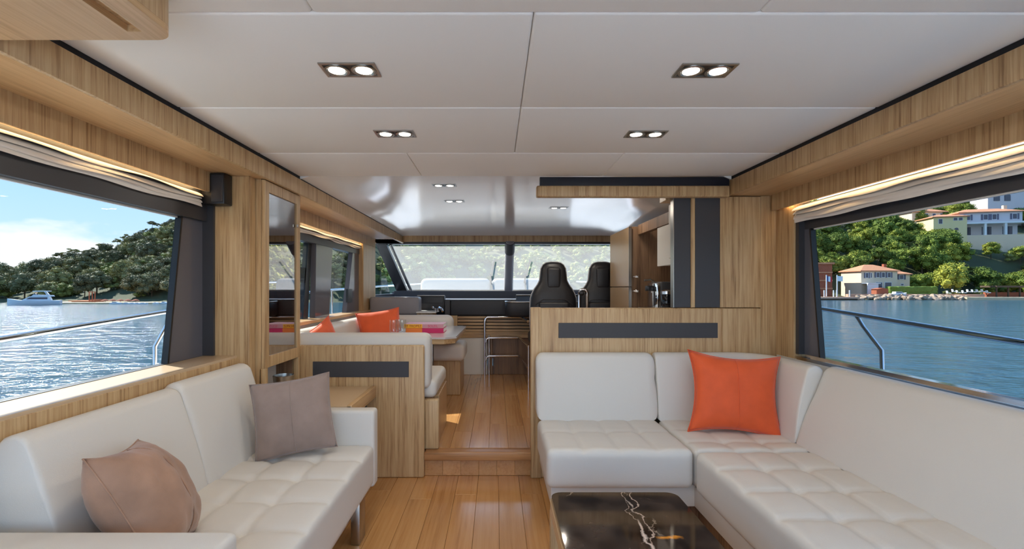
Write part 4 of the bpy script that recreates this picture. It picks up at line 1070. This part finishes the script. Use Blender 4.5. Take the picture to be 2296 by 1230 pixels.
# right-hand hillside (between the window edge and beyond the frame)
while cnt < 160 and tries < 4000:
    tries += 1; t = .085+.9*R.random()**1.5; u = R.uniform(.66, 1.18); p = ground(u, t)
    if not clear(p): continue
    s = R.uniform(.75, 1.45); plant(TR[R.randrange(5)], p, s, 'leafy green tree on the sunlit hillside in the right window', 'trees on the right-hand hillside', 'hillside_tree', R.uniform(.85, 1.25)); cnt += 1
cnt = 0
while cnt < 165:
    t = .075+.92*R.random()**1.2; u = R.uniform(-1.08, -.60) if cnt < 136 else R.uniform(-.46, -.24); p = ground(u, min(t, .985))
    if interp(RIDGE, u) < 1: continue
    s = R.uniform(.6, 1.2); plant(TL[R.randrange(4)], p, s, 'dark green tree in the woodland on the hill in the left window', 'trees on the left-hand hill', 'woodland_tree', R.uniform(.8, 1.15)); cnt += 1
for i in range(24):
    u = -1.03+.40*i/23+R.uniform(-.01, .01); p = ground(u, .985)
    plant(TP[i % 2], p, R.uniform(.55, .9), 'umbrella pine standing on the ridge of the left-hand hill', 'umbrella pines on the left ridge', 'umbrella_pine')
# everything denser or farther than that: one woodland of small crowns
wd = MB(); protos = [crown(100+i, 2.5, 2.4, 10, False, 28) for i in range(3)]
for i in range(1150):
    w = R.random()
    u = (R.uniform(-1.12, -.60) if R.random() < .6 else R.uniform(-.62, -.24)) if w < .40 else (R.uniform(-.24, .62) if w < .74 else R.uniform(.62, 1.3))
    t = .08+.9*R.random(); p = ground(u, t)
    if not clear(p, 1.5) or interp(RIDGE, u) < 0: continue
    s = R.uniform(.5, .95)*(1.9 if -.24 < u < .62 else 1); cr_ = protos[i % 3]; c_, s_ = math.cos(i), math.sin(i)
    wd.add([(p.x+(v[0]*c_-v[1]*s_)*s, p.y+(v[0]*s_+v[1]*c_)*s, p.z+v[2]*s-.8) for v in cr_.v], cr_.f)
tag(obj('woodland', wd, leaf_mat('mixed_foliage', rgb(66, 74, 46), rgb(96, 104, 60), rgb(146, 148, 78))), 'dense low woodland covering the hills behind the shore', 'woodland', kind='stuff')

# ---- right shore: beach, sea wall, rocks, dock, flags
def at(x, y, d): return P(x, y, d)
def px(x, d): return (x-CX)/F*d
def pz(y, d): return EYE+(CY-y)/F*d
D = 127
tag(obj('beach', MB().prism([(px(2150, D), D-2.2), (px(2420, D), D-6), (px(2420, D), D+8), (px(2150, D), D+5)], 'z', ZS-.3, ZS+.75), 'sand'), 'pale sand beach at the right end of the far shore', 'beach', kind='structure')
tag(obj('sea_wall', MB().box(px(1905, 129), px(2212, 129), 129.5, 130.5, ZS+.3, pz(659, 129)), 'plaster'), 'low pink stone wall along the right-hand shore', 'wall', kind='structure')
rk = []
for k in range(4):
    bm = bmesh.new(); bmesh.ops.create_icosphere(bm, subdivisions=2, radius=1)
    for v in bm.verts: v.co *= 1+.35*noise.noise(v.co*1.7+Vector((k*5, 0, 0)))
    me = bpy.data.meshes.new('rock'); bm.to_mesh(me); bm.free(); me.materials.append(M['rock']); rk.append(me)
for i in range(70):
    x = 1922+245*(i+R.random())/70; o = bpy.data.objects.new('shore_rock', rk[i % 4]); d = R.uniform(125.2, 127.9)
    o.location = (px(x, d), d, ZS+.15+(d-125.2)*.25); s = R.uniform(.45, .95); o.scale = (s*1.25, s, s*.75); o.rotation_euler = (R.random(), R.random(), R.random()*6); COL.objects.link(o)
    tag(o, 'tan boulder in the row of rocks along the right-hand shore', 'rock', 'shore rocks')
dk = thing('dock', (px(1865, 126), 126, ZS), 'wooden dock with white posts at the left of the right window', 'dock')
obj('deck', MB().box(px(1820, 126), px(1915, 126), 124, 128, ZS+.35, ZS+.8), 'plaster', dk)
obj('underside', MB().box(px(1822, 126), px(1912, 126), 124.4, 127.6, ZS-.4, ZS+.35), 'trunk', dk)
for x in (1848, 1869, 1876, 1905): obj('post', MB().tube([at(x, 665, 125), at(x, 650, 125)], .14, 6), 'deck', dk)
def flag(x, cols, label):
    f = thing('flagpole', at(x, 664, 126), label, 'flag', 'flags on the dock')
    obj('pole', MB().tube([at(x, 664, 126), at(x, 616, 126)], .13, 6), 'deck', f)
    for k, c in enumerate(cols):
        vs = []
        for i in range(5):
            for j in range(2):
                a = (k+i/4)*4.5/len(cols)*.0085*126*.10; wv = .12*math.sin((k+i/4)*3)
                w_ = 13/F*126/len(cols)
                vs.append(at(x, 618, 126)+Vector(((k+i/4)*w_, wv, -j*1.4-(k+i/4)*.12)))
        m = MB().add(vs+[v+Vector((0, .03, 0)) for v in vs], [(2*i, 2*i+2, 2*i+3, 2*i+1) for i in range(4)]+[(10+2*i, 10+2*i+1, 10+2*i+3, 10+2*i+2) for i in range(4)])
        obj('cloth', m, c, f, 60)
flag(1853, ('flag_blue', 'flag_white', 'flag_red'), 'flagpole with a white and red striped flag on the dock')
flag(1877, ('flag_white',), 'flagpole with a plain white flag on the dock')

def far_window(x0, x1, z0, z1, y, parent, mt, shutters=True):
    w = x1-x0
    f = obj('window', MB().box(x0, x1, y-.10, y+.1, z0, z1).xf(mt), 'deck', parent)
    obj('pane', MB().box(x0+.12, x1-.12, y-.13, y-.09, z0+.12, z1-.12).xf(mt), 'pane_far', f)
    if shutters:
        for a in (x0-w*.42, x1+.02): obj('shutter', MB().box(a, a+w*.40, y-.12, y, z0, z1).xf(mt), 'shutter', f)
def hip(x0, x1, y0, y1, z, h, o=.5):
    x0 -= o; x1 += o; y0 -= o; y1 += o; k = min((y1-y0)/2, (x1-x0)/2*.8); ym = (y0+y1)/2
    vs = [(x0, y0, z), (x1, y0, z), (x1, y1, z), (x0, y1, z), (x0+k, ym, z+h), (x1-k, ym, z+h), (x0, y0, z-.25), (x1, y0, z-.25), (x1, y1, z-.25), (x0, y1, z-.25)]
    return MB().add(vs, [(0, 1, 5, 4), (1, 2, 5), (2, 3, 4, 5), (3, 0, 4), (6, 9, 8, 7), (0, 6, 7, 1), (1, 7, 8, 2), (2, 8, 9, 3), (3, 9, 6, 0)])
# villa by the water
d = 137; I = Matrix.Identity(4)
v1 = thing('seaside_villa', (px(1985, d), d+4, ZS), 'cream two-storey villa with terracotta roof by the water', 'house')
xa, xb, xc = px(1931, d), px(2012, d), px(2050, d); g = ZS-.2; e1, e2 = pz(606, d), pz(613, d)
obj('wall', MB().box(xa, xb, d, d+8, g, e1), 'cream', v1); obj('roof', hip(xa, xb, d, d+8, e1, 1.9), 'roof', v1)
obj('wall', MB().box(xb, xc, d+1.5, d+7.5, g, e2), 'cream', v1); obj('roof', hip(xb, xc, d+1.5, d+7.5, e2, 1.2), 'roof', v1)
obj('chimney', MB().box(xb-.6, xb+.2, d+4, d+4.8, e1, e1+2.1), 'brick', v1)
for x0, x1, y0, y1 in ((1940, 1947, 611, 623), (1951, 1955, 611, 623), (1964, 1972, 610, 622), (1976, 1984, 610, 622), (1989, 1997, 610, 622)):
    far_window(px(x0, d), px(x1, d), pz(y1, d), pz(y0, d), d, v1, I, x0 in (1940, 1964, 1989))
for x0, x1 in ((1963, 1978), (1983, 1999)): far_window(px(x0, d), px(x1, d), pz(646, d), pz(632, d), d, v1, I, False)
far_window(px(2026, d), px(2036, d), pz(626, d), pz(615, d), d+1.5, v1, I); far_window(px(2029, d), px(2036, d), pz(640, d), pz(635, d), d+1.5, v1, I, False)
obj('veranda', MB().box(px(1932, d), px(1956, d), d-2.2, d-2, g, pz(636, d)).box(px(1932, d), px(1960, d), d-2.4, d, pz(636, d), pz(634, d)), 'deck', v1)
obj('veranda_shade', MB().box(px(1934, d), px(1954, d), d-2.0, d-1.9, g+.5, pz(638, d)), 'pane_far', v1)
# hedge, garden hut, boat, red building
tag(obj('clipped_hedge', MB().rbox(px(1990, 133), px(2096, 133), 132, 134, ZS+.6, pz(642, 133), .3, .5, 3, lambda p, n: p+n*.25*noise.noise(p*1.3)), 'hedge'), 'long clipped green hedge in front of the cream villa', 'hedge')
tag(obj('garden_hut', MB().box(px(1963, 131), px(1989, 131), 130.6, 132.5, ZS, pz(648, 131)).prism([(px(1961, 131), pz(648, 131)), (px(1991, 131), pz(648, 131)), (px(1976, 131), pz(645, 131))], 'y', 130.4, 132.7), 'brick'), 'small brick hut in front of the cream villa', 'hut')
rb = thing('red_building', (px(1845, 140), 144, ZS), 'tall red-brown building at the edge of the right window', 'building')
obj('wall', MB().box(px(1790, 140), px(1866, 140), 140, 148, ZS, pz(592, 140)), 'brick', rb)
obj('cornice', MB().box(px(1790, 140), px(1870, 140), 139.7, 148, pz(592, 140), pz(588, 140)), 'roof', rb)
for k in range(3): obj('floor_band', MB().box(px(1790, 140), px(1866, 140), 139.8, 140, pz(612+k*18, 140), pz(609+k*18, 140)), 'roof', rb)
def motor_boat(loc, L, yaw, label, fly=True):
    mt = Matrix.Translation(loc) @ Matrix.Rotation(math.radians(yaw), 4, 'Z'); W = L*.30
    root = thing('motor_yacht' if fly else 'small_boat', loc, label, 'boat')
    st = [(-.5, .9, 0), (-.25, 1, 0), (.1, 1, 0), (.3, .8, .05), (.42, .45, .12), (.5, .04, .16)]
    rings = []
    for t, w, z in st:
        rings.append([Vector((t*L, s_*W/2*w*k, zz*L+z*.35*L*(zz > .0))) for s_, k, zz in ((-1, .55, -.03), (-1, .95, .05), (-1, 1, .12), (1, 1, .12), (1, .95, .05), (1, .55, -.03))])
    obj('hull', MB().loft(rings).xf(mt), 'boat', root, 30, True)
    obj('cabin', MB().prism([(-.32*L, .11*L), (.22*L, .13*L), (.08*L, .22*L), (-.28*L, .22*L)], 'y', -W*.36, W*.36).xf(mt), 'boat', root)
    obj('windows', MB().prism([(-.26*L, .15*L), (.14*L, .155*L), (.07*L, .20*L), (-.26*L, .20*L)], 'y', -W*.37, W*.37).xf(mt), 'pane_far', root)
    if fly:
        obj('flybridge', MB().prism([(-.36*L, .22*L), (.05*L, .22*L), (.0, .27*L), (-.34*L, .25*L)], 'y', -W*.38, W*.38).xf(mt), 'boat', root)
        obj('hardtop', MB().box(-.3*L, .02*L, -W*.34, W*.34, .345*L, .365*L).xf(mt), 'boat', root)
        for s_ in (-1, 1): obj('hardtop_strut', MB().tube([(-.26*L, s_*W*.3, .25*L), (-.20*L, s_*W*.3, .35*L)], .012*L, 6).xf(mt), 'boat', root)
        obj('windscreen', MB().prism([(0, .26*L), (.02*L, .26*L), (-.03*L, .33*L), (-.04*L, .33*L)], 'y', -W*.3, W*.3).xf(mt), 'pane_far', root)
    return root
motor_boat((px(2012, 129), 128.6, ZS+1.1), 5.0, 8, 'small white boat drawn up below the hedge', False)
motor_boat((px(78, 88), 88, ZS), 7.4, 212, 'white flybridge motor yacht anchored off the left-hand hill')
# hillside villa
d = 165; v2 = thing('hillside_villa', (px(2195, d), d+4, pz(525, d)), 'large pale villa with a terracotta roof high on the right hillside', 'house')
mt = Matrix.Translation((px(2195, d), d, 0)) @ Matrix.Rotation(math.radians(-14), 4, 'Z') @ Matrix.Translation((-px(2195, d), -d, 0))
a, b, c = px(2108, d), px(2168, d), px(2284, d); zb, zm, zt = pz(527, d), pz(499, d), pz(473, d)
obj('wall', MB().box(b, c, d+2.4, d+11, zm, zt).xf(mt), 'lilac', v2); obj('wall', MB().box(b, c, d+4.5, d+11, zb-14, zm).xf(mt), 'lilac', v2)
obj('terrace_slab', MB().box(b-.4, c+.3, d-.2, d+4.5, zm-.35, zm+.25).xf(mt), 'deck', v2); obj('terrace_floor', MB().box(b-.4, c+.3, d-.4, d+5, zb-13, zb).xf(mt), 'cream', v2)
for k in range(4): x = b+(c-b-.7)*k/3; obj('column', MB().box(x, x+.7, d, d+.7, zb, zm-.35).xf(mt), 'deck', v2)
for k in range(3): x = b+(c-b)*(k+.25)/3; far_window(x, x+3.2, zb+.4, zm-.9, d+4.5, v2, mt, False)
for f0 in (.10, .38, .52, .84): x = b+(c-b)*f0; far_window(x, x+1.4, zm+1.2, zm+3.2, d+2.4, v2, mt, True)
obj('roof', hip(b, c, d+2.4, d+11, zt, 1.6, .7).xf(mt), 'roof', v2)
obj('wall', MB().box(a, b+.5, d-.5, d+9, zb-13, zt-1.6).xf(mt), 'yellow', v2); obj('roof', hip(a, b+.5, d-.5, d+9, zt-1.6, 1.3, .6).xf(mt), 'roof', v2)
for f0, z0, z1 in ((.15, .50, .72), (.62, .62, .76), (.78, .62, .76)): x = a+(b-a)*f0; far_window(x, x+1.3, zb+(zt-zb)*z0, zb+(zt-zb)*z1, d-.5, v2, mt, False)
obj('wing_window', MB().tube([mt @ Vector((a+(b-a)*.72, d-.62, zb+2.2)), mt @ Vector((a+(b-a)*.72, d-.45, zb+2.2))], .6, 12), 'pane_far', v2)
obj('chimney', MB().box(c-3, c-2, d+6, d+7, zt+.5, zt+2.6).xf(mt), 'cream', v2)
# higher villas, only partly in view
d = 185; v3 = thing('ridge_villa', (px(2090, d), d+4, pz(470, d)), 'long low villa with pink roof behind the pale hillside villa', 'house')
obj('wall', MB().box(px(2045, d), px(2125, d), d, d+7, pz(530, d), pz(474, d)), 'cream', v3); obj('roof', hip(px(2045, d), px(2125, d), d, d+7, pz(474, d), 1.6), 'roof', v3)
for k in range(4): x = px(2056+k*17, d); far_window(x, x+1.4, pz(488, d), pz(478, d), d, v3, I, False)
v4 = thing('upper_villa', (px(2260, d), d+4, pz(440, d)), 'white villa with arched openings at the top of the right hillside', 'house')
obj('wall', MB().box(px(2215, d), px(2310, d), d, d+7, pz(530, d), pz(425, d)), 'lilac', v4); obj('roof', hip(px(2215, d), px(2310, d), d, d+7, pz(425, d), 1.6), 'roof', v4)
for x in (2228, 2252): obj('arched_door', MB().prism([(px(x, d), pz(450, d)), (px(x+13, d), pz(450, d)), (px(x+13, d), pz(438, d)), (px(x+10, d), pz(434, d)), (px(x+3, d), pz(434, d)), (px(x, d), pz(438, d))], 'y', d-.2, d+.1), 'pane_far', v4)
# beach bar roof and loungers
bb = thing('beach_bar', (px(2250, 131), 131, ZS), 'low dark-roofed beach bar at the right end of the shore', 'building')
obj('roof', MB().box(px(2222, 131), px(2320, 131), 129.5, 134, pz(644, 131), pz(640, 131)), 'trunk', bb)
for x in (2226, 2252, 2278, 2304): obj('post', MB().box(px(x, 131), px(x+2, 131), 130, 130.3, ZS, pz(644, 131)), 'trunk', bb)
obj('counter', MB().box(px(2225, 131), px(2318, 131), 132, 133.5, ZS, pz(655, 131)), 'brick', bb)
for i in range(9):
    x = 2130+i*11+R.uniform(-1, 1); q = at(x, 657+R.uniform(-3, 1), 129)
    t = thing('beach_lounger', q, 'tiny white lounger in the row above the sea wall', 'lounger', 'loungers above the sea wall')
    obj('seat', MB().box(q.x-.45, q.x+.45, q.y, q.y+.5, q.z, q.z+.2), 'flag_white', t); obj('back', MB().prism([(q.x-.45, q.z), (q.x-.25, q.z), (q.x-.45, q.z+.75), (q.x-.6, q.z+.75)], 'y', q.y, q.y+.5), 'flag_white', t)
# ---- left shore: strand, beach club and small boats
D = 98
tag(obj('strand', MB().prism([(px(110, D), D-3), (px(250, D), D-4), (px(380, D), D-2), (px(380, D), D+4), (px(110, D), D+4)], 'z', ZS-.3, ZS+.28), 'sand'), 'narrow strip of sand below the left-hand hill', 'beach', kind='structure')
bc = thing('beach_club', (px(185, 99), 99, ZS), 'low beach club with red-brown roofs on the left shore', 'building')
obj('wall', MB().box(px(165, 99), px(200, 99), 98.5, 101, ZS, pz(675, 99)), 'plaster', bc); obj('roof', MB().box(px(163, 99), px(218, 99), 98, 101.5, pz(675, 99), pz(673, 99)), 'roof', bc)
obj('wall', MB().box(px(202, 99), px(216, 99), 98.8, 101, ZS, pz(671, 99)), 'brick', bc)
pg = thing('pergola', (px(206, 98), 98, ZS), 'open red frame standing beside the beach club', 'frame')
for x in (200, 207, 213): obj('post', MB().tube([at(x, 677, 97.5), at(x, 654, 97.5)], .09, 6), 'brick', pg)
obj('beam', MB().tube([at(199, 654, 97.5), at(214, 654, 97.5)], .09, 6), 'brick', pg)
for i in range(9):
    x = 232+i*16+R.uniform(-3, 3)
    motor_boat((px(x, 94), 94+R.uniform(-1, 1.5), ZS), R.uniform(1.3, 2.2), R.uniform(-20, 20), 'tiny white boat moored along the left-hand shore', False)['group'] = 'small boats along the left shore'
for i in range(5):
    x = 236+i*17; q = at(x, 674, 99)
    t = thing('beach_parasol', q, 'small red parasol on the left strand', 'parasol', 'parasols on the left strand')
    obj('pole', MB().tube([(q.x, q.y, ZS), (q.x, q.y, q.z+.3)], .04, 6), 'trunk', t); obj('canopy', MB().lathe([(.75, 0), (.4, .25), (.0, .38)], (q.x, q.y, q.z), 10, False), 'brick', t)
